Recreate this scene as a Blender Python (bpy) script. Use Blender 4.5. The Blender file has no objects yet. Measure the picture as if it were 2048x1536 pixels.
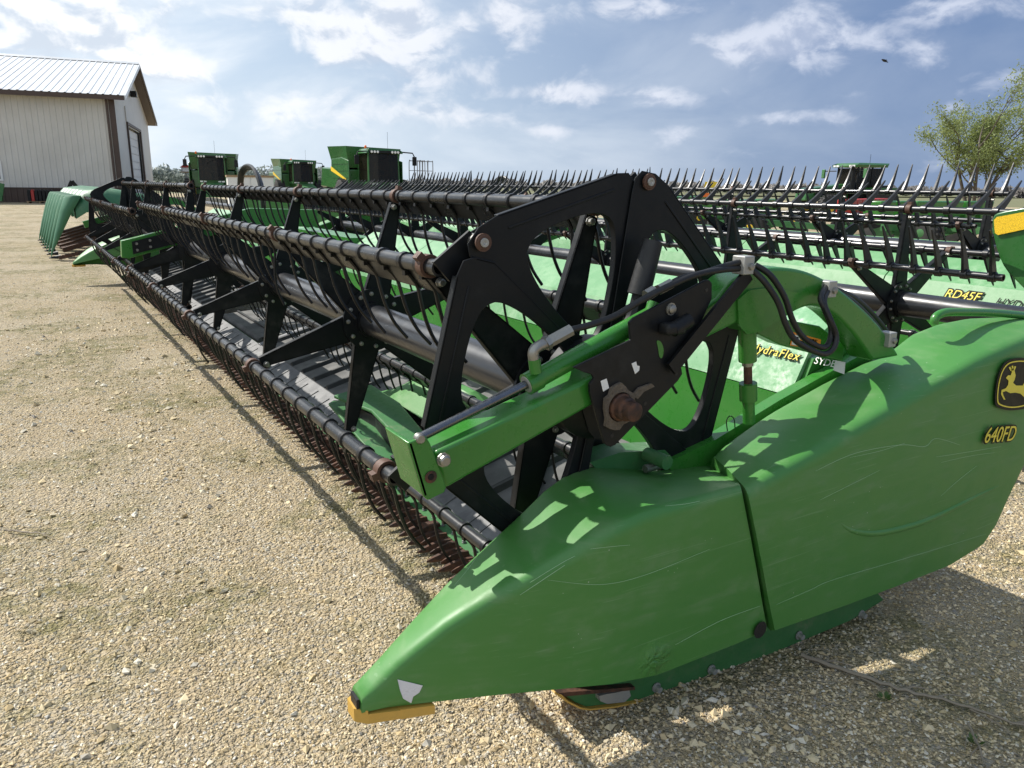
import bpy, bmesh, math, random
import numpy as np
from mathutils import Matrix, Vector
random.seed(7); RNG = np.random.default_rng(7)
R = math.radians
scene = bpy.context.scene
COL = scene.collection

# ------------------------------------------------------------------ camera
CAM_H = 1.7; F = 1540.0; CX, CY = 1024.0, 768.0
def _axes(vp=(35, 358), hr=(2048, 385)):
    a = np.array([vp[0]-CX, vp[1]-CY, F]); b = np.array([hr[0]-CX, hr[1]-CY, F])
    up = np.cross(b, a); up /= np.linalg.norm(up)
    if up[1] > 0: up = -up
    Y = a/np.linalg.norm(a)
    return np.array([np.cross(Y, up), Y, up])
CM = _axes()
cd = bpy.data.cameras.new('camera'); cam = bpy.data.objects.new('camera', cd); COL.objects.link(cam)
cd.sensor_width = 36.0; cd.lens = F/2048*36; cd.clip_start = 0.05; cd.clip_end = 6000
cam.matrix_world = Matrix(((CM[0][0], -CM[0][1], -CM[0][2], 0), (CM[1][0], -CM[1][1], -CM[1][2], 0),
                           (CM[2][0], -CM[2][1], -CM[2][2], CAM_H), (0, 0, 0, 1)))
scene.camera = cam
scene.render.resolution_x, scene.render.resolution_y = 1024, 768

# survey helper: a sight line of the photograph met with a known plane of the place (x = back, y = along header, z = up)
def at(px, py, X=None, Y=None, Z=None):
    r = CM @ np.array([px-CX, py-CY, F])
    if Y is not None: t = Y/r[1]
    elif X is not None: t = X/r[0]
    else: t = (Z-CAM_H)/r[2]
    return np.array([r[0]*t, r[1]*t, CAM_H+r[2]*t])
def gpt(px, d):
    hy = 358+(px-35)*(385-358)/(2048-35)
    r = CM @ np.array([px-CX, hy-CY, F])*(d/F)
    return np.array([r[0], r[1], 0.0])

# ------------------------------------------------------------------ sun and sky
SUN = np.array([-0.49, 0.80, 1.0]); SUN /= np.linalg.norm(SUN)
SUN_EL = math.asin(SUN[2]); SUN_AZ = math.atan2(SUN[0], SUN[1])
sl = bpy.data.lights.new('sun', 'SUN'); sl.energy = 5.0; sl.angle = R(0.5); sl.color = (1.0, 0.955, 0.88)
so = bpy.data.objects.new('sun', sl); COL.objects.link(so)
so.rotation_euler = Vector(SUN).to_track_quat('Z', 'Y').to_euler(); so.location = (-20, 40, 50)

world = bpy.data.worlds.new('World'); scene.world = world; world.use_nodes = True
wn = world.node_tree.nodes; wl = world.node_tree.links; wn.clear()
def W(t, **k):
    n = wn.new(t)
    for a, b in k.items(): setattr(n, a, b)
    return n
def wmath(op, a, b=None, c=None, clamp=False):
    n = W('ShaderNodeMath', operation=op); n.use_clamp = clamp
    for i, v in enumerate((a, b, c)):
        if v is None: continue
        if isinstance(v, (int, float)): n.inputs[i].default_value = v
        else: wl.new(v, n.inputs[i])
    return n.outputs[0]
def wmix(f, a, b):
    n = W('ShaderNodeMix', data_type='RGBA')
    for s, v in ((n.inputs[0], f), (n.inputs[6], a), (n.inputs[7], b)):
        if isinstance(v, (int, float)): s.default_value = v
        elif isinstance(v, tuple): s.default_value = (*v, 1)
        else: wl.new(v, s)
    return n.outputs[2]
SKY_K = 0.074
sky = W('ShaderNodeTexSky', sky_type='NISHITA'); sky.sun_disc = False
sky.sun_elevation = SUN_EL; sky.sun_rotation = SUN_AZ; sky.altitude = 200; sky.air_density = 1.0; sky.dust_density = 1.3; sky.ozone_density = 2.0
tc = W('ShaderNodeTexCoord'); sep = W('ShaderNodeSeparateXYZ'); wl.new(tc.outputs['Generated'], sep.inputs[0])
az = wmath('ARCTAN2', sep.outputs[0], sep.outputs[1]); el = wmath('ARCSINE', sep.outputs[2])
def cloud_noise(sx, sy, ox, oy, detail, rough, dist=0.0, el_shift=0.0):  # noise over azimuth and elevation
    e2 = wmath('ADD', el, el_shift)
    cb = W('ShaderNodeCombineXYZ')
    wl.new(wmath('MULTIPLY_ADD', az, sx, ox), cb.inputs[0]); wl.new(wmath('MULTIPLY_ADD', e2, sy, oy), cb.inputs[1])
    n = W('ShaderNodeTexNoise'); n.inputs['Scale'].default_value = 1.0; n.inputs['Detail'].default_value = detail
    n.inputs['Roughness'].default_value = rough; n.inputs['Distortion'].default_value = dist
    wl.new(cb.outputs[0], n.inputs['Vector']); return n.outputs['Fac']
def sstep(v, lo, hi):
    n = W('ShaderNodeMapRange'); n.interpolation_type = 'SMOOTHSTEP'
    wl.new(v, n.inputs[0]); n.inputs[1].default_value = lo; n.inputs[2].default_value = hi
    return n.outputs[0]
# blue air: Nishita, greyer away from the sun, paler towards it and near the horizon
tint = W('ShaderNodeMix', data_type='RGBA', blend_type='MULTIPLY'); tint.inputs[0].default_value = 1.0
wl.new(sky.outputs[0], tint.inputs[6]); tint.inputs[7].default_value = (0.62, 0.68, 0.86, 1)
sunward = sstep(wmath('MULTIPLY', wmath('ADD', az, -R(60)), -1.0), 0.0, R(62))      # 0 away from the sun, 1 below it
air = wmix(wmath('MULTIPLY_ADD', sunward, -0.04, 0.88), tint.outputs[2], wmix(sunward, (2.0, 3.0, 5.1), (7.2, 8.7, 10.2)))
air = wmix(wmath('MULTIPLY', sstep(el, R(11), R(-1)), wmath('MULTIPLY_ADD', sunward, 0.55, 0.06)), air, (7.6, 8.8, 9.8))
veil = wmath('MULTIPLY', sstep(cloud_noise(3.0, 7.0, 3.1, 0.4, 6, 0.55, 0.5), 0.40, 0.68), wmath('MULTIPLY_ADD', sunward, 0.78, 0.10))
air = wmix(veil, air, (9.6, 10.2, 10.8))
# heaped clouds: the banks that stand over the yard, and loose ones all round the sky
def aim(px, py):
    r = CM @ np.array([px-CX, py-CY, F]); return math.atan2(r[0], r[1]), math.asin(r[2]/np.linalg.norm(r))
BANKS = [(150, 60, 230, 95, 1.0), (330, 130, 90, 60, .8), (20, 110, 120, 50, .8), (740, 60, 190, 75, 1.0), (600, 30, 120, 60, .85), (850, 150, 150, 50, .55), (640, 200, 130, 40, .6), (1050, 30, 90, 50, .85), (1300, 15, 100, 26, .8), (1600, 85, 150, 50, .95), (1480, 95, 80, 30, .8), (1860, 105, 50, 30, .7), (1930, 20, 160, 26, .8), (2000, 165, 100, 30, .7),
         (1100, 185, 95, 20, .8), (1325, 195, 75, 24, .85), (880, 225, 85, 28, .6), (1330, 265, 70, 22, .5), (1560, 240, 95, 18, .5), (1880, 215, 70, 16, .5), (560, 220, 60, 26, .5), (380, 200, 60, 22, .6), (1100, 262, 40, 10, .5)]
mask = None
for px_, py_, wx_, wy_, k_ in BANKS:
    a_, e_ = aim(px_, py_); a2, _ = aim(px_+wx_, py_); _, e2 = aim(px_, py_-wy_)
    dx = wmath('MULTIPLY', wmath('SUBTRACT', az, a_), 1/abs(a2-a_)); dy = wmath('MULTIPLY', wmath('SUBTRACT', el, e_), 1/abs(e2-e_))
    g_ = wmath('MULTIPLY', wmath('EXPONENT', wmath('MULTIPLY', wmath('ADD', wmath('MULTIPLY', dx, dx), wmath('MULTIPLY', dy, dy)), -0.8)), k_)
    mask = g_ if mask is None else wmath('MAXIMUM', mask, g_)
high = sstep(el, R(12), R(20))                                   # loose clouds over the rest of the sky
def body(shift):
    n_ = wmath('ADD', wmath('MULTIPLY', cloud_noise(15.0, 24.0, 11.3, 2.75, 8, 0.57, 0.35, shift), 0.75), wmath('MULTIPLY', cloud_noise(5.0, 8.0, 4.1, 1.7, 3, 0.5, 0.2, shift), 0.25))
    return n_
nb0, nb1 = body(0.0), body(0.013)
cov = wmath('ADD', wmath('MULTIPLY', mask, 0.34), wmath('MULTIPLY', high, 0.10))
raw = wmath('ADD', nb0, cov)
dens = sstep(raw, 0.56, 0.81)
shade = sstep(wmath('ADD', wmath('SUBTRACT', nb1, nb0), wmath('MULTIPLY', sstep(raw, 0.74, 0.98), 0.085)), -0.03, 0.11)
lit = wmix(sunward, (7.2, 7.8, 9.2), (11.4, 11.4, 11.4)); dark = wmix(sunward, (4.3, 5.1, 6.9), (7.0, 7.8, 8.9))
out_c = wmix(wmath('MULTIPLY', dens, 0.86), air, wmix(shade, lit, dark))
bg = W('ShaderNodeBackground'); bg.inputs['Strength'].default_value = SKY_K; wl.new(out_c, bg.inputs['Color'])
wo = W('ShaderNodeOutputWorld'); wl.new(bg.outputs[0], wo.inputs[0])

vs = scene.view_settings; vs.view_transform = 'Standard'; vs.look = 'None'; vs.exposure = 0.44; vs.gamma = 1.0; vs.use_curve_mapping = False
scene.cycles.max_bounces = 8; scene.cycles.use_denoising = True

# ------------------------------------------------------------------ materials
MATS = {}
class NT:
    def __init__(s, name):
        s.m = bpy.data.materials.new(name); s.m.use_nodes = True; s.n = s.m.node_tree.nodes; s.l = s.m.node_tree.links
        s.b = s.n['Principled BSDF']; MATS[name] = s.m
        s.tc = s.n.new('ShaderNodeTexCoord'); s.geo = s.n.new('ShaderNodeNewGeometry')
    def put(s, sock, v):
        if isinstance(v, (int, float)): sock.default_value = v
        elif isinstance(v, tuple): sock.default_value = (*v, 1) if len(v) == 3 and sock.type == 'RGBA' else v
        else: s.l.new(v, sock)
    def noise(s, scale, detail=4, rough=.55, dist=0, vec=None, stretch=None):
        n = s.n.new('ShaderNodeTexNoise'); n.inputs['Scale'].default_value = scale; n.inputs['Detail'].default_value = detail
        n.inputs['Roughness'].default_value = rough; n.inputs['Distortion'].default_value = dist
        v = vec or s.geo.outputs['Position']
        if stretch:
            mp = s.n.new('ShaderNodeMapping'); mp.inputs['Scale'].default_value = stretch[0]; mp.inputs['Rotation'].default_value = stretch[1]
            s.l.new(v, mp.inputs[0]); v = mp.outputs[0]
        s.l.new(v, n.inputs['Vector']); return n.outputs['Fac']
    def vor(s, scale, feature='F1', out='Distance', rnd=1.0):
        n = s.n.new('ShaderNodeTexVoronoi'); n.feature = feature; n.inputs['Scale'].default_value = scale; n.inputs['Randomness'].default_value = rnd
        s.l.new(s.geo.outputs['Position'], n.inputs['Vector']); return n.outputs[out]
    def ramp(s, v, lo, hi, a=0.0, b=1.0):
        n = s.n.new('ShaderNodeMapRange'); n.interpolation_type = 'SMOOTHSTEP'; s.l.new(v, n.inputs[0])
        for i, q in enumerate((lo, hi, a, b)): n.inputs[i+1].default_value = q
        return n.outputs[0]
    def math(s, op, a, b=0.0):
        n = s.n.new('ShaderNodeMath'); n.operation = op; s.put(n.inputs[0], a); s.put(n.inputs[1], b); return n.outputs[0]
    def mix(s, f, a, b, blend='MIX'):
        n = s.n.new('ShaderNodeMix'); n.data_type = 'RGBA'; n.blend_type = blend
        s.put(n.inputs[0], f); s.put(n.inputs[6], a); s.put(n.inputs[7], b); return n.outputs[2]
    def bump(s, h, strength, dist, normal=None):
        n = s.n.new('ShaderNodeBump'); n.inputs['Strength'].default_value = strength; n.inputs['Distance'].default_value = dist
        s.l.new(h, n.inputs['Height'])
        if normal: s.l.new(normal, n.inputs['Normal'])
        return n.outputs[0]
    def set(s, **k):
        for a, v in k.items(): s.put(s.b.inputs[a.replace('_', ' ')], v)
        return s.m

def paint(name, col, rough=.4, dirt=(.22, .19, .13), amt=.25, scale=3.0, metal=0.0, coat=0.0, scratch=0.0, fine=True, spec=.5):
    t = NT(name)
    n1 = t.noise(scale, 6, .6); n2 = t.noise(scale*7, 5, .65)
    f = t.math('MULTIPLY', t.ramp(n1, .42, .75), t.ramp(n2, .35, .7)); f = t.math('MULTIPLY', f, amt)
    c = t.mix(t.ramp(n1, .3, .7, 0, .35), col, tuple(min(1, x*1.25+.002) for x in col))
    c = t.mix(f, c, dirt)
    if scratch:
        sc = t.ramp(t.noise(1.0, 2, .4, 0, None, ((4, 260, 260), (0, .3, .15))), .735, .76)
        sc = t.math('MULTIPLY', t.math('MULTIPLY', sc, t.ramp(t.noise(2.2, 2), .5, .62)), scratch)
        c = t.mix(sc, c, tuple(min(1, x*1.6+.14) for x in col))
    r = t.math('ADD', t.ramp(n2, .25, .8, rough-.07, rough+.12), t.math('MULTIPLY', f, .3))
    t.set(Base_Color=c, Roughness=r, Metallic=metal, Coat_Weight=coat, Coat_Roughness=.15, Specular_IOR_Level=spec)
    if fine: t.set(Normal=t.bump(t.noise(scale*22, 3), .12, .002))
    return t.m
GREEN = (.030, .172, .022)
paint('green_paint', GREEN, .30, amt=.16, scratch=.0, coat=.15)
t = NT('green_shield'); G1 = (.047, .190, .031)
n1 = t.noise(1.6, 6, .6); n2 = t.noise(11, 6, .68); n3 = t.noise(3.5, 4, .6, .6, None, ((1, 1, 5), (0, 0, 0)))
c = t.mix(t.ramp(n1, .3, .7, 0, .5), G1, (.058, .210, .042))
dust = t.math('MULTIPLY', t.ramp(n3, .40, .72), t.ramp(n2, .32, .70)); c = t.mix(t.math('MULTIPLY', dust, .34), c, (.24, .30, .18))
def scr(rot, st, lo, hi):
    return t.ramp(t.noise(1.0, 1.5, .4, .25, None, (st, rot)), lo, hi)
s1 = t.math('MULTIPLY', scr((0, .30, .05), (1.3, 40, 120), .70, .715), t.ramp(t.noise(2.4, 2), .54, .62))
s2 = t.math('MULTIPLY', scr((0, .62, .0), (1.1, 40, 90), .705, .72), t.ramp(t.noise(1.7, 2, .5, 0, None, ((1, 1, 1), (1, 2, 3))), .52, .62))
s3 = t.math('MULTIPLY', scr((0, -.25, .2), (2.5, 50, 200), .70, .715), t.ramp(t.noise(3.1, 2, .5, 0, None, ((1, 1, 1), (2, 1, 0))), .50, .60))
sc = t.math('MINIMUM', t.math('ADD', t.math('ADD', s1, s2), s3), 1.0)
vv = t.vor(34, 'F1'); chips = t.math('MULTIPLY', t.ramp(vv, .075, .05), t.ramp(t.noise(4, 3), .55, .62))
c = t.mix(t.math('MULTIPLY', sc, .16), c, (.27, .42, .24)); c = t.mix(t.math('MULTIPLY', chips, .6), c, (.5, .55, .45))
dp = t.n.new('ShaderNodeVectorMath'); dp.operation = 'DISTANCE'; t.l.new(t.geo.outputs['Position'], dp.inputs[0]); dp.inputs[1].default_value = tuple(at(1312, 1322, Y=1.505))
dent = t.math('MULTIPLY', t.ramp(dp.outputs['Value'], .085, .0), t.noise(26, 2, .5, 1.2))
nrm = t.bump(dent, .9, .03)
t.set(Base_Color=c, Roughness=t.math('ADD', t.ramp(n2, .25, .8, .44, .56), t.math('MULTIPLY', dust, .15)), Specular_IOR_Level=.62, Normal=t.bump(t.noise(240, 2), .05, .001, nrm))
paint('green_sheet_dust_glare', (.16, .34, .17), .32, dirt=(.66, .72, .62), amt=1.0, scale=6, coat=.3)  # whitish dust film; the paint is also whitened to hold the sun's glare
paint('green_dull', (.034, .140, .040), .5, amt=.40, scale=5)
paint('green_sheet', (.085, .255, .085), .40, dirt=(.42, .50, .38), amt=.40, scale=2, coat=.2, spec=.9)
paint('green_machine', (.020, .105, .020), .30, amt=.12, scale=1.5, coat=.3)
paint('scratch', (.30, .46, .27), .6, amt=.1, fine=False)
paint('green_corn', (.026, .120, .055), .5, dirt=(.25, .33, .22), amt=.3, scale=2)
paint('black_paint', (.0042, .0052, .0065), .44, dirt=(.085, .080, .070), amt=.30, scale=3, fine=False, spec=.28)
paint('tube_paint', (.016, .017, .020), .33, dirt=(.05, .047, .04), amt=.05, scale=.7, metal=.1, fine=False, coat=.3)
paint('bat_paint', (.012, .0125, .0135), .31, dirt=(.06, .052, .042), amt=.10, scale=1.2, metal=.1, fine=False, coat=.2)
paint('tine_steel', (.008, .008, .009), .38, dirt=(.09, .075, .06), amt=.3, scale=9, metal=.3)
paint('tine_plastic', (.010, .0105, .012), .33, dirt=(.12, .11, .09), amt=.2, scale=7)
paint('bushing', (.085, .040, .024), .6, dirt=(.025, .020, .018), amt=.9, scale=20)
paint('zinc', (.30, .295, .27), .40, dirt=(.2, .13, .08), amt=.4, scale=30, metal=.85)
paint('chrome', (.16, .165, .18), .24, dirt=(.2, .2, .2), amt=.2, scale=10, metal=1.0)
paint('galvanised', (.36, .36, .34), .5, dirt=(.25, .2, .15), amt=.5, scale=14, metal=.5)
paint('rubber', (.008, .008, .0085), .5, dirt=(.10, .095, .08), amt=.18, scale=14)
paint('tyre', (.016, .016, .016), .75, dirt=(.16, .14, .10), amt=.4, scale=6)
paint('yellow_plastic', (.52, .31, .06), .5, dirt=(.25, .19, .1), amt=.45, scale=9)
paint('yellow_paint', (.75, .50, .02), .4, amt=.3, scale=4)
paint('red_paint', (.35, .02, .015), .45, amt=.3, scale=4)
paint('orange_paint', (.80, .16, .02), .45, amt=.1)
paint('white_paint', (.72, .72, .70), .5, dirt=(.35, .32, .26), amt=.3, scale=2)
paint('grey_steel', (.22, .22, .225), .5, dirt=(.12, .11, .1), amt=.4, scale=10, metal=.3)
paint('brown_metal', (.060, .036, .028), .5, dirt=(.14, .10, .08), amt=.2, scale=2)
paint('wood', (.30, .21, .12), .8, dirt=(.12, .09, .06), amt=.6, scale=8)
paint('twig', (.24, .20, .15), .85, dirt=(.3, .27, .22), amt=.6, scale=40)
paint('tape', (.62, .62, .66), .4, dirt=(.35, .34, .32), amt=.4, scale=30)
paint('decal_yellow', (.72, .60, .06), .5, dirt=(.4, .3, .05), amt=.25, scale=40, fine=False)
paint('decal_black', (.004, .007, .006), .4, amt=.05, fine=False, spec=.15)
paint('decal_white', (.72, .72, .70), .45, dirt=(.4, .4, .35), amt=.3, scale=30, fine=False)
paint('decal_orange', (.75, .26, .02), .45, amt=.1, fine=False)
paint('light_lens', (.75, .76, .74), .15, amt=.1, fine=False)
# wet-looking rust with black scale on the knife guards
t = NT('rust'); n = t.noise(28, 6, .65)
t.set(Base_Color=t.mix(t.ramp(n, .35, .68), (.034, .018, .013), (.125, .056, .031)), Roughness=t.ramp(n, .3, .7, .55, .9), Metallic=.15, Normal=t.bump(t.noise(160, 3), .4, .002))
# draper belt: grey rubber, dusty
t = NT('belt'); n = t.noise(5, 6, .6)
t.set(Base_Color=t.mix(t.ramp(n, .3, .75), (.065, .065, .063), (.140, .137, .130)), Roughness=.75, Normal=t.bump(t.noise(250, 2), .15, .001))
t = NT('belt_rib'); t.set(Base_Color=t.mix(t.ramp(t.noise(6), .4, .8), (.016, .016, .017), (.06, .058, .054)), Roughness=.6)
t = NT('grey_poly'); n = t.noise(9, 6, .65)
t.set(Base_Color=t.mix(t.ramp(n, .3, .7), (.10, .101, .104), (.19, .19, .188)), Roughness=.5)
t = NT('dirt_crust'); n = t.noise(60, 5, .7)
t.set(Base_Color=t.mix(n, (.055, .042, .032), (.19, .155, .115)), Roughness=.95, Normal=t.bump(t.noise(90, 4), .8, .01))
t = NT('cab_glass'); t.set(Base_Color=(.03, .028, .022), Roughness=.05)
tr = t.n.new('ShaderNodeBsdfTransparent'); tr.inputs[0].default_value = (.55, .50, .42, 1); mx = t.n.new('ShaderNodeMixShader'); mx.inputs[0].default_value = .62
t.l.new(t.b.outputs[0], mx.inputs[1]); t.l.new(tr.outputs[0], mx.inputs[2]); t.l.new(mx.outputs[0], t.n['Material Output'].inputs[0])
t = NT('clear_glass'); t.set(Base_Color=t.mix(t.ramp(t.noise(1.2, 2), .4, .65), (.10, .14, .14), (.22, .28, .30)), Roughness=.05)
t = NT('window_glass'); t.set(Base_Color=(.02, .022, .026), Roughness=.08)
# reflective tape with honeycomb
t = NT('reflector'); v = t.vor(120, 'DISTANCE_TO_EDGE')
t.set(Base_Color=t.mix(t.ramp(v, .02, .12), (.55, .34, .02), (.85, .55, .03)), Roughness=.3)
# metal siding
t = NT('siding'); n = t.noise(.5, 5, .6)
t.set(Base_Color=t.mix(t.ramp(n, .3, .7), (.54, .52, .48), (.60, .58, .54)), Roughness=.45)
t = NT('roof_metal'); n = t.noise(.4, 5, .6)
t.set(Base_Color=t.mix(t.ramp(n, .3, .7), (.62, .63, .64), (.72, .73, .73)), Roughness=.35, Metallic=.3)
# bark, leaves
t = NT('bark'); n = t.noise(6, 6, .65, 0, None, ((1, 1, .25), (0, 0, 0)))
t.set(Base_Color=t.mix(n, (.045, .036, .028), (.15, .125, .10)), Roughness=.9, Normal=t.bump(n, .5, .03))
def leafmat(name, a, b):
    t = NT(name); t.set(Base_Color=t.mix(t.geo.outputs['Random Per Island'], a, b), Roughness=.55, Transmission_Weight=0.0)
    t.b.inputs['Subsurface Weight'].default_value = 0
    tr = t.n.new('ShaderNodeBsdfTranslucent'); tr.inputs[0].default_value = (*tuple(x*1.4 for x in b), 1)
    mx = t.n.new('ShaderNodeMixShader'); mx.inputs[0].default_value = .35
    out = t.n['Material Output']; t.l.new(t.b.outputs[0], mx.inputs[1]); t.l.new(tr.outputs[0], mx.inputs[2]); t.l.new(mx.outputs[0], out.inputs[0])
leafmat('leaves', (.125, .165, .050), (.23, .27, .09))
leafmat('far_leaves', (.17, .20, .19), (.24, .27, .25))  # pale grey-green: distance haze is put into the leaf colour
leafmat('bare_twigs', (.22, .205, .19), (.30, .28, .26))
leafmat('weed', (.05, .10, .02), (.10, .17, .04))
# gravel ground
t = NT('gravel_ground')
big = t.noise(.35, 4, .55); mid = t.noise(2.2, 5, .6); fine = t.noise(45, 5, .7)
vc = t.n.new('ShaderNodeTexVoronoi'); vc.inputs['Scale'].default_value = 62; t.l.new(t.geo.outputs['Position'], vc.inputs['Vector'])
vc2 = t.n.new('ShaderNodeTexVoronoi'); vc2.inputs['Scale'].default_value = 135; t.l.new(t.geo.outputs['Position'], vc2.inputs['Vector'])
sepc = t.n.new('ShaderNodeSeparateColor'); t.l.new(vc.outputs['Color'], sepc.inputs[0])
sepd = t.n.new('ShaderNodeSeparateColor'); t.l.new(vc2.outputs['Color'], sepd.inputs[0])
c = t.mix(sepd.outputs[0], (.37, .275, .145), (.64, .525, .335))
c = t.mix(t.ramp(sepc.outputs[1], .45, .95, 0, .75), c, (.52, .49, .42))
c = t.mix(t.ramp(sepc.outputs[2], .8, 1.0, 0, .6), c, (.20, .185, .165))
c = t.mix(t.ramp(mid, .35, .75, 0, .45), c, (.56, .42, .235))
c = t.mix(t.ramp(t.noise(14, 4, .6), .38, .70, 0, .40), c, (.29, .225, .13))
c = t.mix(t.ramp(big, .40, .70, 0, .35), c, (.60, .53, .40))
trk = t.noise(.8, 4, .6, .3, None, ((1.5, .10, 1), (0, 0, .12)))                    # wheel tracks along the row
c = t.mix(t.ramp(trk, .55, .70, 0, .55), c, (.62, .52, .34)); c = t.mix(t.ramp(trk, .46, .34, 0, .45), c, (.36, .28, .17))
c = t.mix(t.ramp(fine, .3, .7, .35, 0), c, (.22, .17, .10))
moss = t.math('MULTIPLY', t.ramp(t.noise(.9, 6, .65, .3), .45, .60), t.ramp(t.noise(7, 5, .7), .36, .62))
c = t.mix(t.math('MULTIPLY', moss, .75), c, (.14, .135, .030))
hgt = t.math('ADD', t.math('MULTIPLY', vc.outputs['Distance'], -1.0), t.math('MULTIPLY', vc2.outputs['Distance'], -.5))
hgt = t.math('ADD', hgt, t.math('MULTIPLY', fine, .5))
t.set(Base_Color=c, Roughness=.92, Normal=t.bump(hgt, 1.0, .024, t.bump(mid, .6, .06)))
t = NT('pebble'); rp = t.geo.outputs['Random Per Island']
c = t.mix(t.ramp(rp, 0, .5), (.41, .305, .155), (.66, .545, .345)); c = t.mix(t.ramp(rp, .60, .92), c, (.68, .65, .57)); c = t.mix(t.ramp(rp, .93, .97), c, (.20, .19, .18))
pm = t.math('MULTIPLY', t.ramp(t.noise(.9, 6, .65, .3), .45, .60), t.ramp(t.noise(7, 5, .7), .36, .62))
c = t.mix(t.math('MULTIPLY', pm, .55), c, (.20, .18, .055))
t.set(Base_Color=t.mix(t.ramp(t.noise(120, 4), .3, .8, 0, .5), c, (.50, .41, .27)), Roughness=.9)
t = NT('field'); n = t.noise(.06, 5, .6)
t.set(Base_Color=t.mix(n, (.16, .135, .08), (.10, .13, .04)), Roughness=.95)

# ------------------------------------------------------------------ mesh helpers
class MB:
    def __init__(s, M=None): s.v = []; s.f = []; s.M = M; s.mi = []
    def add(s, vs, fs):
        b = len(s.v)
        if s.M is not None: vs = [tuple(s.M @ Vector(p)) for p in vs]
        s.v += [tuple(map(float, p)) for p in vs]; s.f += [tuple(i+b for i in q) for q in fs]; return s
    def box(s, lo, hi):
        x0, y0, z0 = lo; x1, y1, z1 = hi
        return s.add([(x0,y0,z0),(x1,y0,z0),(x1,y1,z0),(x0,y1,z0),(x0,y0,z1),(x1,y0,z1),(x1,y1,z1),(x0,y1,z1)],
                     [(0,3,2,1),(4,5,6,7),(0,1,5,4),(1,2,6,5),(2,3,7,6),(3,0,4,7)])
    def prism(s, pts, off):
        pts = [np.array(p, float) for p in pts]; off = np.array(off, float); n = len(pts)
        nrm = sum((np.cross(pts[i]-pts[0], pts[(i+1) % n]-pts[0]) for i in range(1, n-1)), np.zeros(3))
        if nrm @ off > 0: pts = pts[::-1]
        vs = pts+[p+off for p in pts]
        return s.add(vs, [tuple(range(n)), tuple(range(2*n-1, n-1, -1))]+[(i, i+n, (i+1) % n+n, (i+1) % n) for i in range(n)])
    def ring(s, outer, inner, off):
        n = len(outer); off = np.array(off, float)
        vs = list(outer)+list(inner)+[np.array(p)+off for p in outer]+[np.array(p)+off for p in inner]; fs = []
        for i in range(n):
            j = (i+1) % n
            fs += [(i, j, n+j, n+i), (2*n+j, 2*n+i, 3*n+i, 3*n+j), (j, i, 2*n+i, 2*n+j), (n+i, n+j, 3*n+j, 3*n+i)]
        return s.add(vs, fs)
    def tube(s, path, r, n=8, caps=True):
        P = [np.array(p, float) for p in path]; m = len(P); rr = r if isinstance(r, (list, tuple)) else [r]*m
        t0 = P[1]-P[0]; t0 /= np.linalg.norm(t0); a = np.array([0, 0, 1.]) if abs(t0[2]) < .9 else np.array([1., 0, 0])
        u = np.cross(t0, a); u /= np.linalg.norm(u); vs = []; fs = []
        for i in range(m):
            t = (P[min(i+1, m-1)]-P[max(i-1, 0)]); t /= np.linalg.norm(t)
            u = u-t*(u@t); u /= np.linalg.norm(u); w = np.cross(t, u)
            for k in range(n):
                q = 2*math.pi*k/n; vs.append(P[i]+rr[i]*(math.cos(q)*u+math.sin(q)*w))
        for i in range(m-1):
            for k in range(n):
                k2 = (k+1) % n; fs.append((i*n+k, i*n+k2, (i+1)*n+k2, (i+1)*n+k))
        if caps: fs += [tuple(range(n-1, -1, -1)), tuple(range((m-1)*n, m*n))]
        return s.add(vs, fs)
    def cyl(s, a, b, r, n=12): return s.tube([a, b], r, n)
    def lathe(s, a, d, prof, n=16):      # profile (t along axis, radius) from point a in direction d
        d = np.array(d, float); d /= np.linalg.norm(d); a = np.array(a, float)
        h = np.array([0, 0, 1.]) if abs(d[2]) < .9 else np.array([1., 0, 0]); u = np.cross(d, h); u /= np.linalg.norm(u); w = np.cross(d, u)
        vs = []; fs = []; m = len(prof)
        for tt, r in prof:
            for k in range(n):
                q = 2*math.pi*k/n; vs.append(a+d*tt+r*(math.cos(q)*u+math.sin(q)*w))
        for i in range(m-1):
            for k in range(n): fs.append((i*n+k, i*n+(k+1) % n, (i+1)*n+(k+1) % n, (i+1)*n+k))
        fs += [tuple(range(n-1, -1, -1)), tuple(range((m-1)*n, m*n))]
        return s.add(vs, fs)
    def beam(s, a, b, w, h, up=(0, 0, 1)):
        a = np.array(a, float); b = np.array(b, float); t = b-a; t /= np.linalg.norm(t)
        u = np.cross(t, np.array(up, float)); u /= np.linalg.norm(u); q = np.cross(u, t)
        c = [a+u*w/2*i+q*h/2*j for i, j in ((-1, -1), (1, -1), (1, 1), (-1, 1))]
        return s.prism(c, b-a)
    def mesh(s, name, mat=None, smooth=35):
        me = bpy.data.meshes.new(name); me.from_pydata(s.v, [], s.f); me.update()
        if mat: me.materials.append(MATS[mat])
        if smooth:
            me.polygons.foreach_set('use_smooth', [True]*len(me.polygons)); me.set_sharp_from_angle(angle=R(smooth))
        return me
    def build(s, name, mat, parent=None, smooth=35):
        o = bpy.data.objects.new(name, s.mesh(name, mat, smooth)); COL.objects.link(o)
        if parent: hang(o, parent)
        return o
ROOT = {}
def hang(o, p):
    o.parent = p
    if p.name in ROOT: o.matrix_parent_inverse = Matrix.Translation(-Vector(ROOT[p.name]))
def inst(name, me, loc=(0, 0, 0), rot=(0, 0, 0), parent=None, scale=(1, 1, 1)):
    o = bpy.data.objects.new(name, me); COL.objects.link(o); o.location = loc; o.rotation_euler = rot; o.scale = scale
    if parent: hang(o, parent)
    return o
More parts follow.
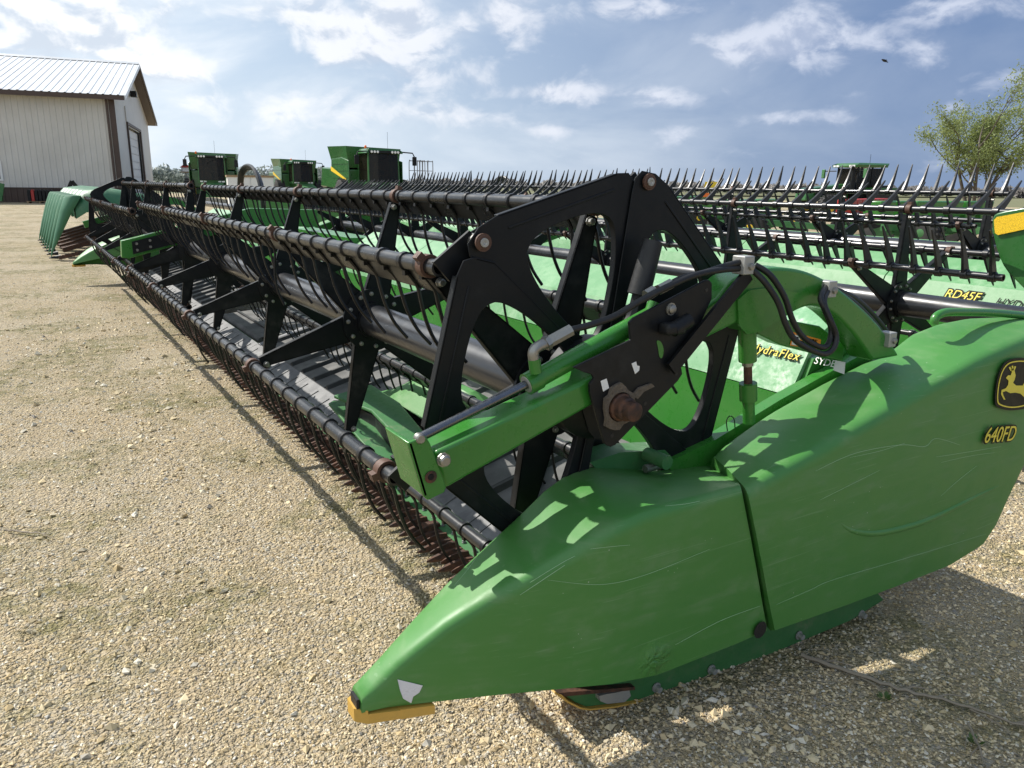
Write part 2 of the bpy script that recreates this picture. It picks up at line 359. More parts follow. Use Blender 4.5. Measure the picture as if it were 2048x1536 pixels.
def tag(o, label, cat, group=None, kind=None):
    if label: o['label'] = label
    if cat: o['category'] = cat
    if group: o['group'] = group
    if kind: o['kind'] = kind
    return o
def thing(name, loc, label, cat, group=None):
    o = bpy.data.objects.new(name, None); COL.objects.link(o); o.location = tuple(map(float, loc)); o.empty_display_size = .1
    ROOT[o.name] = tuple(map(float, loc)); return tag(o, label, cat, group)
def text(name, body, origin, xdir, ydir, size, mat, parent, ext=.0008, off=0.0, shear=0.0, space=1.0):
    cu = bpy.data.curves.new(name, 'FONT'); cu.body = body; cu.size = size; cu.extrude = ext; cu.offset = off; cu.shear = shear; cu.space_character = space
    tmp = bpy.data.objects.new('tmp', cu); COL.objects.link(tmp); dg = bpy.context.evaluated_depsgraph_get(); dg.update()
    me = bpy.data.meshes.new_from_object(tmp.evaluated_get(dg)); bpy.data.objects.remove(tmp); me.materials.clear(); me.materials.append(MATS[mat])
    o = bpy.data.objects.new(name, me); COL.objects.link(o)
    x = Vector(xdir).normalized(); y = Vector(ydir); y = (y-x*(y@x)).normalized(); z = x.cross(y)
    m = Matrix((x, y, z)).transposed().to_4x4(); m.translation = Vector(origin)
    o.matrix_basis = m; hang(o, parent); return o
def poly(name, pts, mat, parent, off=(0, .001, 0), smooth=0):
    return MB().prism(pts, off).build(name, mat, parent, smooth)
def chaikin(p, k=2):
    p = [np.array(q, float) for q in p]
    for _ in range(k):
        q = []
        for i in range(len(p)):
            a, b = p[i], p[(i+1) % len(p)]; q += [a*.75+b*.25, a*.25+b*.75]
        p = q
    return p
def spline(p, k=6):
    p = [np.array(q, float) for q in p]; out = []
    for i in range(len(p)-1):
        a, b, c, d = p[max(i-1, 0)], p[i], p[i+1], p[min(i+2, len(p)-1)]
        for j in range(k):
            t = j/k; out.append(.5*((2*b)+(c-a)*t+(2*a-5*b+4*c-d)*t*t+(3*b-a-3*c+d)*t**3))
    return out+[p[-1]]
def cast(poly2, c, ang):          # distance from c to the outline in direction ang
    d = np.array([math.cos(ang), math.sin(ang)]); best = 0
    for i in range(len(poly2)):
        a, b = poly2[i]-c, poly2[(i+1) % len(poly2)]-c; e = b-a; den = d[0]*e[1]-d[1]*e[0]
        if abs(den) < 1e-12: continue
        t = (a[0]*e[1]-a[1]*e[0])/den; u = (a[0]*d[1]-a[1]*d[0])/den
        if -1e-9 <= u <= 1+1e-9 and t > best: best = t
    return c+d*best
def bolt_mesh(name, r, h, mat='zinc', axis=(0, -1, 0)):
    return MB().lathe((0, 0, 0), axis, [(0, r*1.35), (h*.2, r*1.35), (h*.2, r), (h*.9, r), (h, r*.8)], 8).mesh(name, mat)

# ------------------------------------------------------------------ ground
g = MB(); S = 2500
g.add([(-S, -S, 0), (S, -S, 0), (S, S, 0), (-S, S, 0)], [(0, 1, 2, 3)])
tag(g.build('ground', 'gravel_ground', None, 0), 'pale tan gravel yard running under all the machines', None, kind='structure')
f = MB(); f.add([(-1500, 150, .004), (1500, 95, .004), (2400, 2400, .004), (-2400, 2400, .004)], [(0, 1, 2, 3)])
f.add([(75, -300, .004), (2400, -300, .004), (1500, 94.9, .004), (105, 94.9+52, .004)], [(0, 1, 2, 3)])
tag(f.build('field', 'field', None, 0), 'dull green and brown field beyond the yard', None, kind='structure')

# loose stones: one mass of small angular chips, thinning with distance
def stones(n, r0, r1, smin, smax, a0, a1, seed, name, label, power=3.0):
    rg = np.random.default_rng(seed)
    r = r0*(r1/r0)**rg.random(n); a = a0+(a1-a0)*rg.random(n)
    c = np.stack([r*np.sin(a), r*np.cos(a), np.zeros(n)], 1)
    if power > 2.3:
        k = rg.integers(0, 60, n); cr = r0*(r1/r0)**rg.random(60); ca_ = a0+(a1-a0)*rg.random(60); drift = rg.random(n) < .62
        cc_ = np.stack([cr*np.sin(ca_), cr*np.cos(ca_), np.zeros(60)], 1)[k]+rg.normal(size=(n, 3))*np.array([.10, .22, 0])*np.sqrt(cr[k])[:, None]*.8
        c = np.where(drift[:, None], cc_, c); r = np.linalg.norm(c, axis=1)
    s = smin+(smax-smin)*rg.random(n)**power; s *= np.clip((r/2.5)**.35, .75, 1.6)
    octa = np.array([(1,0,0),(-1,0,0),(0,1,0),(0,-1,0),(0,0,1),(0,0,-1)], float)
    V = octa[None]*(.75+.55*rg.random((n, 6, 1)))+rg.normal(size=(n, 6, 3))*.20; V[:, :, 2] *= .72
    th = rg.random(n)*6.283; ct, st = np.cos(th), np.sin(th); tl = (rg.random(n)-.5)*.9
    x = V[:, :, 0]*1.25; y = V[:, :, 1]*.85; z = V[:, :, 2]
    z2 = z*np.cos(tl)[:, None]+x*np.sin(tl)[:, None]; x2 = x*np.cos(tl)[:, None]-z*np.sin(tl)[:, None]
    V = np.stack([x2*ct[:, None]-y*st[:, None], x2*st[:, None]+y*ct[:, None], z2], 2)*s[:, None, None]
    V += c[:, None]; V[:, :, 2] += (s*.18)[:, None]
    q = np.array([(0,2,4),(2,1,4),(1,3,4),(3,0,4),(2,0,5),(1,2,5),(3,1,5),(0,3,5)])
    fc = (q[None]+6*np.arange(n)[:, None, None]).reshape(-1)
    me = bpy.data.meshes.new(name); me.vertices.add(6*n); me.vertices.foreach_set('co', V.reshape(-1))
    me.loops.add(len(fc)); me.loops.foreach_set('vertex_index', fc); me.polygons.add(8*n)
    me.polygons.foreach_set('loop_start', np.arange(8*n)*3); me.polygons.foreach_set('loop_total', np.full(8*n, 3)); me.polygons.foreach_set('use_smooth', np.zeros(8*n, bool)); me.update(); me.validate()
    me.materials.append(MATS['pebble']); o = bpy.data.objects.new(name, me); COL.objects.link(o)
    tag(o, label, None, kind='stuff')
stones(200000, 1.5, 22, .0019, .0080, R(-14), R(82), 3, 'gravel', 'loose small limestone chips lying on the yard', 2.29)
stones(4200, 1.5, 18, .008, .019, R(-14), R(82), 5, 'coarse_gravel', 'scattered larger grey stones lying on the yard', 2.4)

# ------------------------------------------------------------------ reel parts shared by the headers
def spider_arm_mesh(name, r0, r1, w0, w1, th):
    m = MB()
    m.prism([(r0, 0, -w0/2), (r1, 0, -w1/2), (r1, 0, w1/2), (r0, 0, w0/2)], (0, th*.25, 0))
    m.prism([(r0, 0, w0/2), (r1, 0, w1/2), (r1, 0, w1/2-.006), (r0, 0, w0/2-.006)], (0, th, 0))
    m.prism([(r0, 0, -w0/2), (r1, 0, -w1/2), (r1, 0, -w1/2+.006), (r0, 0, -w0/2+.006)], (0, th, 0))
    return m.mesh(name, 'black_paint', 30)
def steel_tine_mesh():
    m = MB()
    m.lathe((0, -.011, 0), (0, 1, 0), [(0, .0265), (.002, .0295), (.020, .0295), (.022, .0265)], 12)
    m.box((-.008, -.009, -.042), (.006, .009, -.024))
    m.tube(spline([(-.002, 0, -.028), (.020, 0, -.052), (.040, 0, -.082), (.049, 0, -.125), (.066, 0, -.19), (.095, 0, -.255), (.138, 0, -.312)], 3), .0062, 6)
    return m.mesh('tine', 'tine_steel', 50)
def bent_tine_mesh():
    m = MB(); m.lathe((0, -.011, 0), (0, 1, 0), [(0, .0265), (.002, .0295), (.020, .0295), (.022, .0265)], 12)
    m.tube(spline([(-.002, 0, -.028), (.035, .0, -.08), (.05, .0, -.14), (.03, .02, -.21), (-.05, .03, -.27), (-.12, .03, -.30)], 4), .0062, 6)
    return m.mesh('bent_tine', 'tine_steel', 50)
def plastic_tine_mesh(ln=.262):
    m = MB(); c = spline([(0, 0, -.01), (.022, 0, -.07), (.052, 0, -.14), (.086, 0, -.205), (.118, 0, -ln)], 4); n = len(c); L = []
    for i, p in enumerate(c):
        q = i/(n-1); w = .056*(1-q)+.008*q; th = .020*(1-q)+.006*q
        t = c[min(i+1, n-1)]-c[max(i-1, 0)]; t /= np.linalg.norm(t); u = np.array([t[2], 0, -t[0]])
        L.append([p+u*w/2+(0, th/2, 0), p-u*w/2+(0, th/2, 0), p-u*w/2-(0, th/2, 0), p+u*w/2-(0, th/2, 0)])
    vs = [v for l in L for v in l]; fs = [(0, 1, 2, 3), tuple(4*(n-1)+k for k in (3, 2, 1, 0))]
    for i in range(n-1):
        for k in range(4): fs.append((4*i+k, 4*(i+1)+k, 4*(i+1)+(k+1) % 4, 4*i+(k+1) % 4))
    m.add(vs, fs); m.lathe((0, -.022, 0), (0, 1, 0), [(0, .024), (.004, .030), (.040, .030), (.044, .024)], 10)
    return m.mesh('tine', 'tine_plastic', 40)
TINE, BENT, PTINE = steel_tine_mesh(), bent_tine_mesh(), plastic_tine_mesh()
BUSH = MB().ring([(.034*math.cos(a), -.017, .034*math.sin(a)) for a in np.linspace(0, 2*math.pi, 16, False)],
                 [(.0245*math.cos(a), -.017, .0245*math.sin(a)) for a in np.linspace(0, 2*math.pi, 16, False)], (0, .034, 0))
BUSH.box((-.048, -.015, -.012), (-.032, .015, .012)); BUSH = BUSH.mesh('bushing', 'bushing', 40)
HUBBOLT = bolt_mesh('hub_bolt', .0085, .012); TIPBOLT = bolt_mesh('arm_bolt', .011, .02)
def join_meshes(name, me, mats4, mat):
    n = len(me.vertices); co = np.empty(n*3); me.vertices.foreach_get('co', co); co = co.reshape(-1, 3)
    fs = [tuple(p.vertices) for p in me.polygons]; m = MB()
    for M4 in mats4:
        A = np.array(M4); V = co@A[:3, :3].T+A[:3, 3]; b = len(m.v); m.v += [tuple(v) for v in V]; m.f += [tuple(i+b for i in q) for q in fs]
    me2 = m.mesh(name, mat, 50); return me2
def reel_section(root, cx, cz, rad, ph, ys, y0, y1, tine, spacing, rot_of, bat_r, parts_for, nb=6, disc=.155, boltn=2, strip=True, tube_r=.078, arm_th=.032, first_bend=False):
    """one reel section: tube, spiders with arms, bats with tines; returns tine transforms left for the mass"""
    rest = []
    MB().lathe((cx, y0+.02, cz), (0, 1, 0), [(0, tube_r), (y1-y0-.04, tube_r)], 28).build('reel_tube', 'tube_paint', root)
    am = spider_arm_mesh('spider_arm', disc*.75, rad-.035, .135, .046, arm_th)
    for i, y in enumerate(ys):
        sp = MB()
        sp.lathe((cx, y-.006, cz), (0, 1, 0), [(0, disc), (.012, disc)], 28); sp.lathe((cx, y-.03, cz), (0, 1, 0), [(0, tube_r+.012), (.06, tube_r+.012)], 24)
        so_ = sp.build('reel_spider', 'black_paint', root)
        for k in range(nb):
            th = R(ph-360/nb*k)
            inst('spider_arm', am, (cx, y+.007, cz), (0, -th, 0), so_)
            if i < boltn:
                for d in (-.30, .30): inst('hub_bolt', HUBBOLT, (cx+disc*.84*math.cos(th+d), y-.006, cz+disc*.84*math.sin(th+d)), (0, 0, 0), so_)
    for k in range(nb):
        th = R(ph-360/nb*k); bx, bz = cx+rad*math.cos(th), cz+rad*math.sin(th)
        b = MB(); n = 16
        b.ring([(bx+bat_r*math.cos(a), y0, bz+bat_r*math.sin(a)) for a in np.linspace(0, 2*math.pi, n, False)],
               [(bx+bat_r*.72*math.cos(a), y0, bz+bat_r*.72*math.sin(a)) for a in np.linspace(0, 2*math.pi, n, False)], (0, y1-y0, 0))
        bo = b.build('reel_bat', 'bat_paint', root)
        if strip:
            MB().prism([(bx+.004, y0+.12, bz-.023), (bx+.046, y0+.12, bz-.082), (bx+.050, y0+.12, bz-.079), (bx+.010, y0+.12, bz-.021)], (0, y1-y0-.24, 0)).build('backing_strip', 'bat_paint', bo, 0)
        for i, y in enumerate(ys):
            if tine is TINE or i < 4: inst('bushing', BUSH, (bx, y+.012, bz), (0, -th+math.pi, 0), bo)
            if i < boltn+1: inst('arm_bolt', TIPBOLT, (bx-.055*math.cos(th)-.012*math.sin(th), y, bz-.055*math.sin(th)+.012*math.cos(th)), (0, 0, 0), bo)
        nt = int((y1-y0-.10)/spacing)+1
        for j in range(nt):
            y = y0+.06+j*spacing; a = rot_of(k)+random.gauss(0, .035); tw = random.gauss(0, .05)
            if random.random() < .04: a += random.choice((-1, 1))*random.uniform(.10, .28); tw += random.uniform(-.35, .35)
            if random.random() < .012: continue
            if min(abs(y-q) for q in ys) < .025: y += .05
            me = tine
            if first_bend and k == 4 and j == 7: me = BENT
            if parts_for(k, y): inst('tine', me, (bx, y, bz), (0, a, tw), bo)
            else: rest.append(Matrix.Translation((bx, y, bz)) @ Matrix.Rotation(a, 4, 'Y') @ Matrix.Rotation(tw, 4, 'Z'))
    return rest
def shield_plates(root, cx, cz, rad, ph, y, sgn=1):
    ap = rad*math.cos(R(30))
    out2 = [np.array(p) for p in [(-.325, .462), (-.348, .500), (-.345, .535), (-.30, .568), (-.23, .583), (.20, .583), (.245, .572), (.262, .54), (.262, .475), (.055, .085), (-.055, .085)]]
    hol2 = chaikin([(-.172, .502), (.152, .502), (.156, .36), (.036, .118), (-.036, .118), (-.168, .36)], 3)
    c = np.array([0, .31])
    for k in range(6):
        th = R(ph-60*k-30); nx, nz = math.cos(th), math.sin(th); ux, uz = math.sin(th), -math.cos(th)   # u runs from vertex k to k+1
        yy = y+sgn*.008*(k % 2)
        P = lambda q, d=0: np.array([cx+ux*q[0]+nx*q[1]*(ap/.528), yy+d, cz+uz*q[0]+nz*q[1]*(ap/.528)])
        A = np.linspace(0, 2*math.pi, 60, False)
        A = np.sort(np.concatenate([A, [math.atan2(*(p-c)[::-1]) % (2*math.pi) for p in out2]]))
        m = MB(); o3 = [P(cast(out2, c, a)) for a in A]; i3 = [P(cast(hol2, c, a)) for a in A]
        m.ring(o3, i3, (0, .005*sgn, 0))
        # folded rim round the hole and pressed rib along the outer edge
        hb = [P(c+(cast(hol2, c, a)-c)*1.0) for a in A]; hb2 = [P(c+(cast(hol2, c, a)-c)*1.045) for a in A]
        m.ring([q+np.array([0, .002*sgn, 0]) for q in hb2], [q+np.array([0, .002*sgn, 0]) for q in hb], (0, .022*sgn, 0))
        m.prism([P((-.21, .535), -.003*sgn), P((.18, .535), -.003*sgn), P((.18, .543), -.003*sgn), P((-.21, .543), -.003*sgn)], (0, .004*sgn, 0))
        rim = [P(q) for q in out2]
        m.prism([P((-.23, .576)), P((.20, .576)), P((.20, .582)), P((-.23, .582))], (0, .028*sgn, 0))
        m.prism([P((.254, .535)), P((.254, .475)), P((.05, .09)), P((.056, .09)), P((.260, .475)), P((.260, .535))], (0, .024*sgn, 0))
        pl = m.build('end_plate', 'black_paint', root, 28)
        md = pl.modifiers.new('bevel', 'BEVEL'); md.width = .0022; md.segments = 2; md.limit_method = 'ANGLE'; md.angle_limit = R(50)
        v = R(ph-60*k); px_, pz_ = cx+rad*math.cos(v), cz+rad*math.sin(v)
        pb = MB().lathe((px_, y-sgn*.004, pz_), (0, -sgn, 0), [(0, .025), (.006, .025), (.006, .021), (.008, .019)], 20).build('pivot_washer', 'bushing', pl)
        MB().lathe((px_, y-sgn*.014, pz_), (0, -sgn, 0), [(0, .013), (.004, .012), (.004, .006), (.002, .004)], 14).build('pivot_bolt', 'galvanised', pl)
def loft(cre, inn, bot, N, rc, ri, depth, bulge=.012):
    def rs(L, N):
        L = np.array(L); d = np.concatenate([[0], np.cumsum(np.linalg.norm(np.diff(L, axis=0), axis=1))]); s = np.linspace(0, d[-1], N)
        return np.stack([np.interp(s, d, L[:, i]) for i in range(3)], 1)
    def rx(L, xs):
        L = np.array(L); o = np.argsort(L[:, 0]); L = L[o]; return np.stack([np.interp(xs, L[:, 0], L[:, i]) for i in range(3)], 1)
    C, I, B = (rx(L, np.linspace(min(p[0] for p in L), max(p[0] for p in L), N)) for L in (cre, inn, bot))
    secs = []
    for i in range(N):
        c, n, b = C[i], I[i], B[i]; d1, d2 = b-c, n-c; l1, l2 = np.linalg.norm(d1), np.linalg.norm(d2)
        r1, r2 = min(rc, l1*.4), min(rc, l2*.4); p1, p2 = c+d1/l1*r1, c+d2/l2*r2
        ib = np.array([n[0], n[1]+.01, max(n[2]-depth, b[2]*.6+n[2]*.4)]); d3 = ib-n; l3 = np.linalg.norm(d3)+1e-9
        q1, q2 = n-d2/l2*min(ri, l2*.3), n+d3/l3*min(ri, l3*.4)
        s = [b+np.array([0, .02, .003]), b+np.array([0, 0, .014])]
        for t in (.25, .5, .75): p = b*(1-t)+p1*t; s.append(p-np.array([0, bulge*math.sin(math.pi*t), 0]))
        for t in (0, .25, .5, .75, 1): s.append(p1*(1-t)**2+c*2*t*(1-t)+p2*t*t)
        s.append((p2+q1)/2+np.array([0, 0, .004]))
        for t in (0, .33, .67, 1): s.append(q1*(1-t)**2+n*2*t*(1-t)+q2*t*t)
        s.append(ib); secs.append(s)
    m = MB(); k = len(secs[0]); vs = [p for s in secs for p in s]; fs = []
    for i in range(N-1):
        for j in range(k-1): fs.append((i*k+j, i*k+j+1, (i+1)*k+j+1, (i+1)*k+j))
    fs += [tuple(range(k-1, -1, -1)), tuple(range((N-1)*k, N*k))]
    m.add(vs, fs); return m
from mathutils.bvhtree import BVHTree
def skin_hits(o):           # where sight lines of the photograph meet a panel
    me = o.data; bv = BVHTree.FromPolygons([v.co for v in me.vertices], [tuple(p.vertices) for p in me.polygons])
    def hit(px, py, lift=.0006):
        r = CM @ np.array([px-CX, py-CY, F]); q = bv.ray_cast(Vector((0, 0, CAM_H)), Vector(tuple(r)).normalized())
        if q[0] is None: return None
        n = q[1] if q[1].dot(Vector(tuple(r))) < 0 else -q[1]
        return np.array(q[0]+n*lift)
    return hit
def onside(L, yf):
    out = []
    for p in L:
        y = 1.6
        for _ in range(6): q = at(p[0], p[1], Y=y); y = yf(q[0])
        out.append(at(p[0], p[1], Y=y))
    return out

# ------------------------------------------------------------------ near header
RAD = .61; HX, HZ, PH = 2.3*RAD, CAM_H-1.063*RAD, 196
MIR = 16.45                                      # the far end mirrors the near end
h1 = thing('draper_header', (1.4, 8.2, 0), 'long green draper header with black reel and 640FD on its end shield', 'header', 'parked draper headers')
NEAR, FAR = [1.99, 3.54, 5.13, 6.70, 8.22], [8.46, 10.0, 11.58, 13.1, 14.42]
rest = reel_section(h1, HX, HZ, RAD, PH, NEAR, 1.93, 8.30, TINE, .168, lambda k: 0.0, .0235, lambda k, y: k in (0, 1, 2) or (k in (4, 5)), boltn=3, first_bend=True)
rest += reel_section(h1, HX, HZ, RAD, PH+8, FAR, 8.44, 14.48, TINE, .168, lambda k: 0.0, .0235, lambda k, y: k in (0, 1, 2), boltn=0)
o = bpy.data.objects.new('tine_rows', join_meshes('tine_rows', TINE, rest, 'tine_steel')); COL.objects.link(o); hang(o, h1); o['kind'] = 'stuff'
# reel end plates and their cranks
PX, PZ = HX+.097, HZ+.073
shield_plates(h1, PX, PZ, RAD, PH, 1.862)
shield_plates(h1, PX, PZ, RAD, PH+8, MIR-1.862, -1)
for k in range(6):
    v = R(PH-60*k); a = np.array([HX+RAD*math.cos(v), 1.905, HZ+RAD*math.sin(v)]); b = a+np.array([.097, 0, .073])
    MB().prism([a+(-.03, 0, .02), a+(.02, 0, -.035), b+(.03, 0, -.02), b+(-.015, 0, .03)], (0, .012, 0)).build('bat_crank', 'black_paint', h1)
    MB().lathe((b[0], 1.88, b[2]), (0, 1, 0), [(0, .022), (.05, .022)], 12).build('crank_pin', 'zinc', h1)
MB().lathe((HX+.05, 1.80, HZ+.04), (0, 1, 0), [(0, .13), (.02, .16), (.10, .16), (.12, .12)], 28).build('reel_drive_hub', 'black_paint', h1)

# ---- reel arm with its end bracket, cylinder, plates, hoses
YA = 1.68
neck_o = spline([np.array(p, float) for p in [(1435, 597), (1465, 562), (1505, 542), (1556, 535), (1610, 542), (1662, 566), (1712, 604), (1760, 652), (1800, 712)]], 5)
neck_i = spline([np.array(p, float) for p in [(1745, 722), (1712, 672), (1676, 634), (1645, 615), (1612, 614), (1570, 634), (1504, 667)]], 5)
arm_px = [(870, 905), (1180, 757), (1330, 668)]+[tuple(p) for p in neck_o]+[tuple(p) for p in neck_i]+[(1476, 645), (1398, 684), (1183, 812), (892, 978)]
arm = MB().prism([at(*p, Y=YA) for p in arm_px], (0, .105, 0)).build('reel_arm', 'green_paint', h1, 25)
def bevel(o, w, seg=2):
    md = o.modifiers.new('bevel', 'BEVEL'); md.width = w; md.segments = seg; md.limit_method = 'ANGLE'; md.angle_limit = R(40)
bevel(arm, .012, 3)
# gusset where the neck joins the arm
gp = [at(*p, Y=YA-.008) for p in [(1476, 600), (1500, 580), (1540, 575), (1600, 585), (1612, 606), (1560, 640), (1520, 664), (1494, 669), (1478, 650)]]
poly('arm_gusset', gp, 'green_paint', arm, (0, .007, 0))
YB = 1.655
bp = [(816, 886), (852, 872), (861, 888), (868, 906), (893, 974), (889, 985), (856, 1001), (848, 994)]
br = MB().prism([at(*p, Y=YB) for p in bp], (0, .012, 0))
br.prism([at(*p, Y=YB+.135) for p in bp], (0, .012, 0))
e0, e1 = at(816, 886, Y=YB), at(848, 994, Y=YB)
br.prism([e0, e1, e1+np.array([.012, 0, 0]), e0+np.array([.012, 0, 0])], (0, .147, 0))
bro = br.build('arm_bracket', 'green_paint', h1); bevel(bro, .003, 2)
MB().lathe(at(843, 879, Y=YB-.006), (0, 1, 0), [(0, .010), (.004, .013), (.02, .013)], 16).build('bracket_pin', 'zinc', bro)
MB().lathe(at(862, 954, Y=YB-.002), (0, -1, 0), [(0, .017), (.002, .016)], 18).build('rust_ring', 'rust', bro)
MB().lathe(at(862, 954, Y=YB-.004), (0, -1, 0), [(0, .009), (.002, .008)], 14).build('bolt_hole', 'black_paint', bro)
MB().lathe(at(886, 919, Y=YB), (0, -1, 0), [(0, .019), (.006, .019), (.006, .016), (.016, .015), (.02, .011)], 10).build('arm_bolt', 'zinc', arm)
# lift cylinder on top of the arm
c0, c1, c2 = at(838, 876, Y=YA+.05), at(1060, 765, Y=YA+.05), at(1300, 632, Y=YA+.05)
cy = MB().tube([c1, c2], .028, 20); dd = (c2-c1)/np.linalg.norm(c2-c1); cy.tube([c1-dd*.012, c1+dd*.03], .032, 20); cyo = cy.build('lift_cylinder', 'green_paint', h1)
MB().tube([c0, c1], .0125, 14).build('cylinder_rod', 'chrome', cyo)
MB().lathe(c1-dd*.014, dd, [(0, .024), (.006, .026)], 18).build('cylinder_gland', 'galvanised', cyo)
MB().tube([at(1300, 632, Y=YA+.05), at(1310, 605, Y=YA+.05)], .022, 12).build('cylinder_port', 'green_paint', cyo)
# pivot side plate
sp_px = [(1147, 735), (1169, 745), (1184, 749), (1188, 757), (1180, 768), (1180, 785), (1209, 887), (1215, 892), (1222, 894), (1231, 890), (1356, 762), (1365, 748), (1363, 735), (1424, 597), (1424, 566), (1419, 560), (1412, 560), (1268, 636), (1259, 645), (1262, 680)]
spl = MB().prism([at(*p, Y=YB) for p in sp_px], (0, .010, 0)).build('pivot_plate', 'black_paint', h1, 0); bevel(spl, .002, 2)
poly('pivot_plate', [at(*p, Y=YA+.112) for p in [(1150, 770), (1200, 760), (1330, 720), (1330, 780), (1215, 880), (1190, 878), (1178, 862)]], 'black_paint', h1, (0, .008, 0))
poly('pivot_plate', [at(*p, Y=YA+.09) for p in [(1300, 592), (1390, 552), (1396, 560), (1396, 590), (1310, 640)]], 'black_paint', h1, (0, .01, 0))
poly('sticker', [at(*p, Y=YB-.001) for p in [(1201, 762), (1213, 757), (1218, 776), (1206, 783)]], 'decal_white', spl, (0, -.0008, 0))
poly('sticker', [at(*p, Y=YB-.001) for p in [(1263, 727), (1272, 723), (1274, 731), (1279, 732), (1278, 741), (1270, 748)]], 'decal_white', spl, (0, -.0008, 0))
poly('slot', chaikin([at(*p, Y=YB-.001) for p in [(1312, 680), (1322, 682), (1328, 700), (1324, 718), (1318, 714), (1316, 695)]], 2), 'green_paint', spl, (0, -.0008, 0))
for p in ((1290, 807), (1224, 871), (1352, 747), (1413, 580)):
    MB().lathe(at(*p, Y=YB), (0, -1, 0), [(0, .0065), (.0012, .006)], 12).build('plate_hole', 'rubber', spl)
MB().lathe(at(1341, 618, Y=YB), (0, -1, 0), [(0, .019), (.004, .019), (.004, .015), (.012, .013), (.014, .009)], 12).build('plate_bolt', 'zinc', spl)
MB().lathe(at(1236, 812, Y=YB+.005), (0, -1, 0), [(0, .042), (.02, .041), (.024, .036), (.045, .035), (.05, .029), (.075, .028), (.078, .021)], 26).build('pivot_shaft', 'rust', spl)
# caked grease round the shaft
q = MB(); cc = at(1236, 812, Y=YB); rg = random.Random(4)
ptsA = [cc+np.array([math.cos(a)*r, 0, math.sin(a)*r]) for a, r in [(i*.262, .052+rg.random()*.022) for i in range(24)]]
ptsB = [cc+np.array([math.cos(i*.262)*.044, 0, math.sin(i*.262)*.044]) for i in range(24)]
q.ring(ptsA, ptsB, (0, -.012, 0))
q.prism([at(*p, Y=YB) for p in [(1262, 790), (1275, 775), (1300, 766), (1306, 772), (1285, 782), (1272, 797)]], (0, -.008, 0))
q.build('caked_grease', 'dirt_crust', spl, 60)
# latch on the plate
lt = MB().box(at(1313, 668, Y=YB)-(0, .05, 0), at(1352, 640, Y=YB)+(0, 0, 0)); lto = lt.build('latch', 'black_paint', h1); bevel(lto, .012, 3)
MB().tube([at(1345, 660, Y=YB-.03), at(1378, 640, Y=YB-.03)], .022, 12).build('latch_lug', 'black_paint', lto)
# brace strap and safety prop with grip
MB().beam(at(1497, 548, Y=YB-.015), at(1342, 738, Y=YB-.015), .045, .012, (0, 1, 0)).build('brace_strap', 'black_paint', h1, 0)
pr = MB().tube(spline([at(1222, 702, Y=1.80), at(1228, 688, Y=1.80), at(1250, 664, Y=1.80), at(1268, 635, Y=1.80), at(1282, 585, Y=1.80)], 5), .026, 10).build('prop_lever', 'black_paint', h1)
MB().tube([at(1277, 590, Y=1.79), at(1306, 482, Y=1.79)], [.036, .031], 18).build('lever_grip', 'rubber', pr)
MB().lathe(at(1222, 700, Y=1.78), (0, -1, 0), [(0, .05), (.012, .05), (.012, .018), (.05, .016)], 20).build('lever_pivot', 'black_paint', pr)
# hydraulic hoses and fittings
def hose(path, ys, r, name='hydraulic_hose', k=6):
    ys = ys if isinstance(ys, (list, tuple)) else [ys]*len(path)
    return MB().tube(spline([at(*p, Y=y) for p, y in zip(path, ys)], k), r, 12).build(name, 'rubber', h1)
hose([(1140, 660), (1180, 650), (1230, 632), (1280, 602), (1330, 576), (1385, 552), (1440, 540), (1490, 536)], [1.69, 1.68, 1.67, 1.66, 1.655, 1.65, 1.645, 1.64], .0098)
hose([(1338, 570), (1365, 556), (1410, 545), (1450, 532), (1490, 522)], [1.68, 1.675, 1.66, 1.65, 1.64], .0098)
hose([(1505, 540), (1530, 565), (1556, 605), (1572, 650), (1590, 680), (1622, 700), (1650, 708), (1668, 695), (1672, 670), (1660, 638), (1648, 605), (1655, 582)], [1.64, 1.61, 1.59, 1.58, 1.57, 1.57, 1.57, 1.57, 1.58, 1.59, 1.62, 1.66], .0098)
hose([(1510, 530), (1540, 550), (1568, 592), (1585, 640), (1604, 672), (1630, 690), (1650, 694), (1660, 680), (1662, 655), (1650, 620), (1641, 596), (1652, 572)], [1.65, 1.62, 1.60, 1.59, 1.585, 1.58, 1.58, 1.59, 1.60, 1.61, 1.63, 1.67], .0098)
hose([(1668, 585), (1700, 600), (1735, 632), (1762, 665), (1780, 690)], [1.69, 1.72, 1.73, 1.73, 1.72], .0115)
hose([(1672, 580), (1708, 596), (1742, 626), (1770, 660), (1786, 684)], [1.74, 1.76, 1.77, 1.77, 1.76], .0115)
fit = MB().tube(spline([at(1068, 722, Y=1.70), at(1067, 703, Y=1.70), at(1078, 692, Y=1.70), at(1098, 684, Y=1.70)], 5), .0155, 14)
fit.tube([at(1098, 684, Y=1.70), at(1142, 660, Y=1.69)], .0175, 8); fit.tube([at(1090, 688, Y=1.70), at(1097, 684, Y=1.70)], .021, 6)
fit.build('hose_fitting', 'zinc', h1); MB().tube([at(1072, 745, Y=1.70), at(1068, 718, Y=1.70)], .017, 12).build('cylinder_port', 'green_paint', cyo)
fit = MB().tube([at(1292, 592, Y=1.69), at(1308, 582, Y=1.69)], .018, 8).tube([at(1318, 580, Y=1.685), at(1342, 567, Y=1.68)], .016, 8); fit.build('hose_fitting', 'zinc', h1)
MB().tube([at(1306, 584, Y=1.69), at(1320, 578, Y=1.685)], .014, 10).build('hose_nut', 'rust', h1)
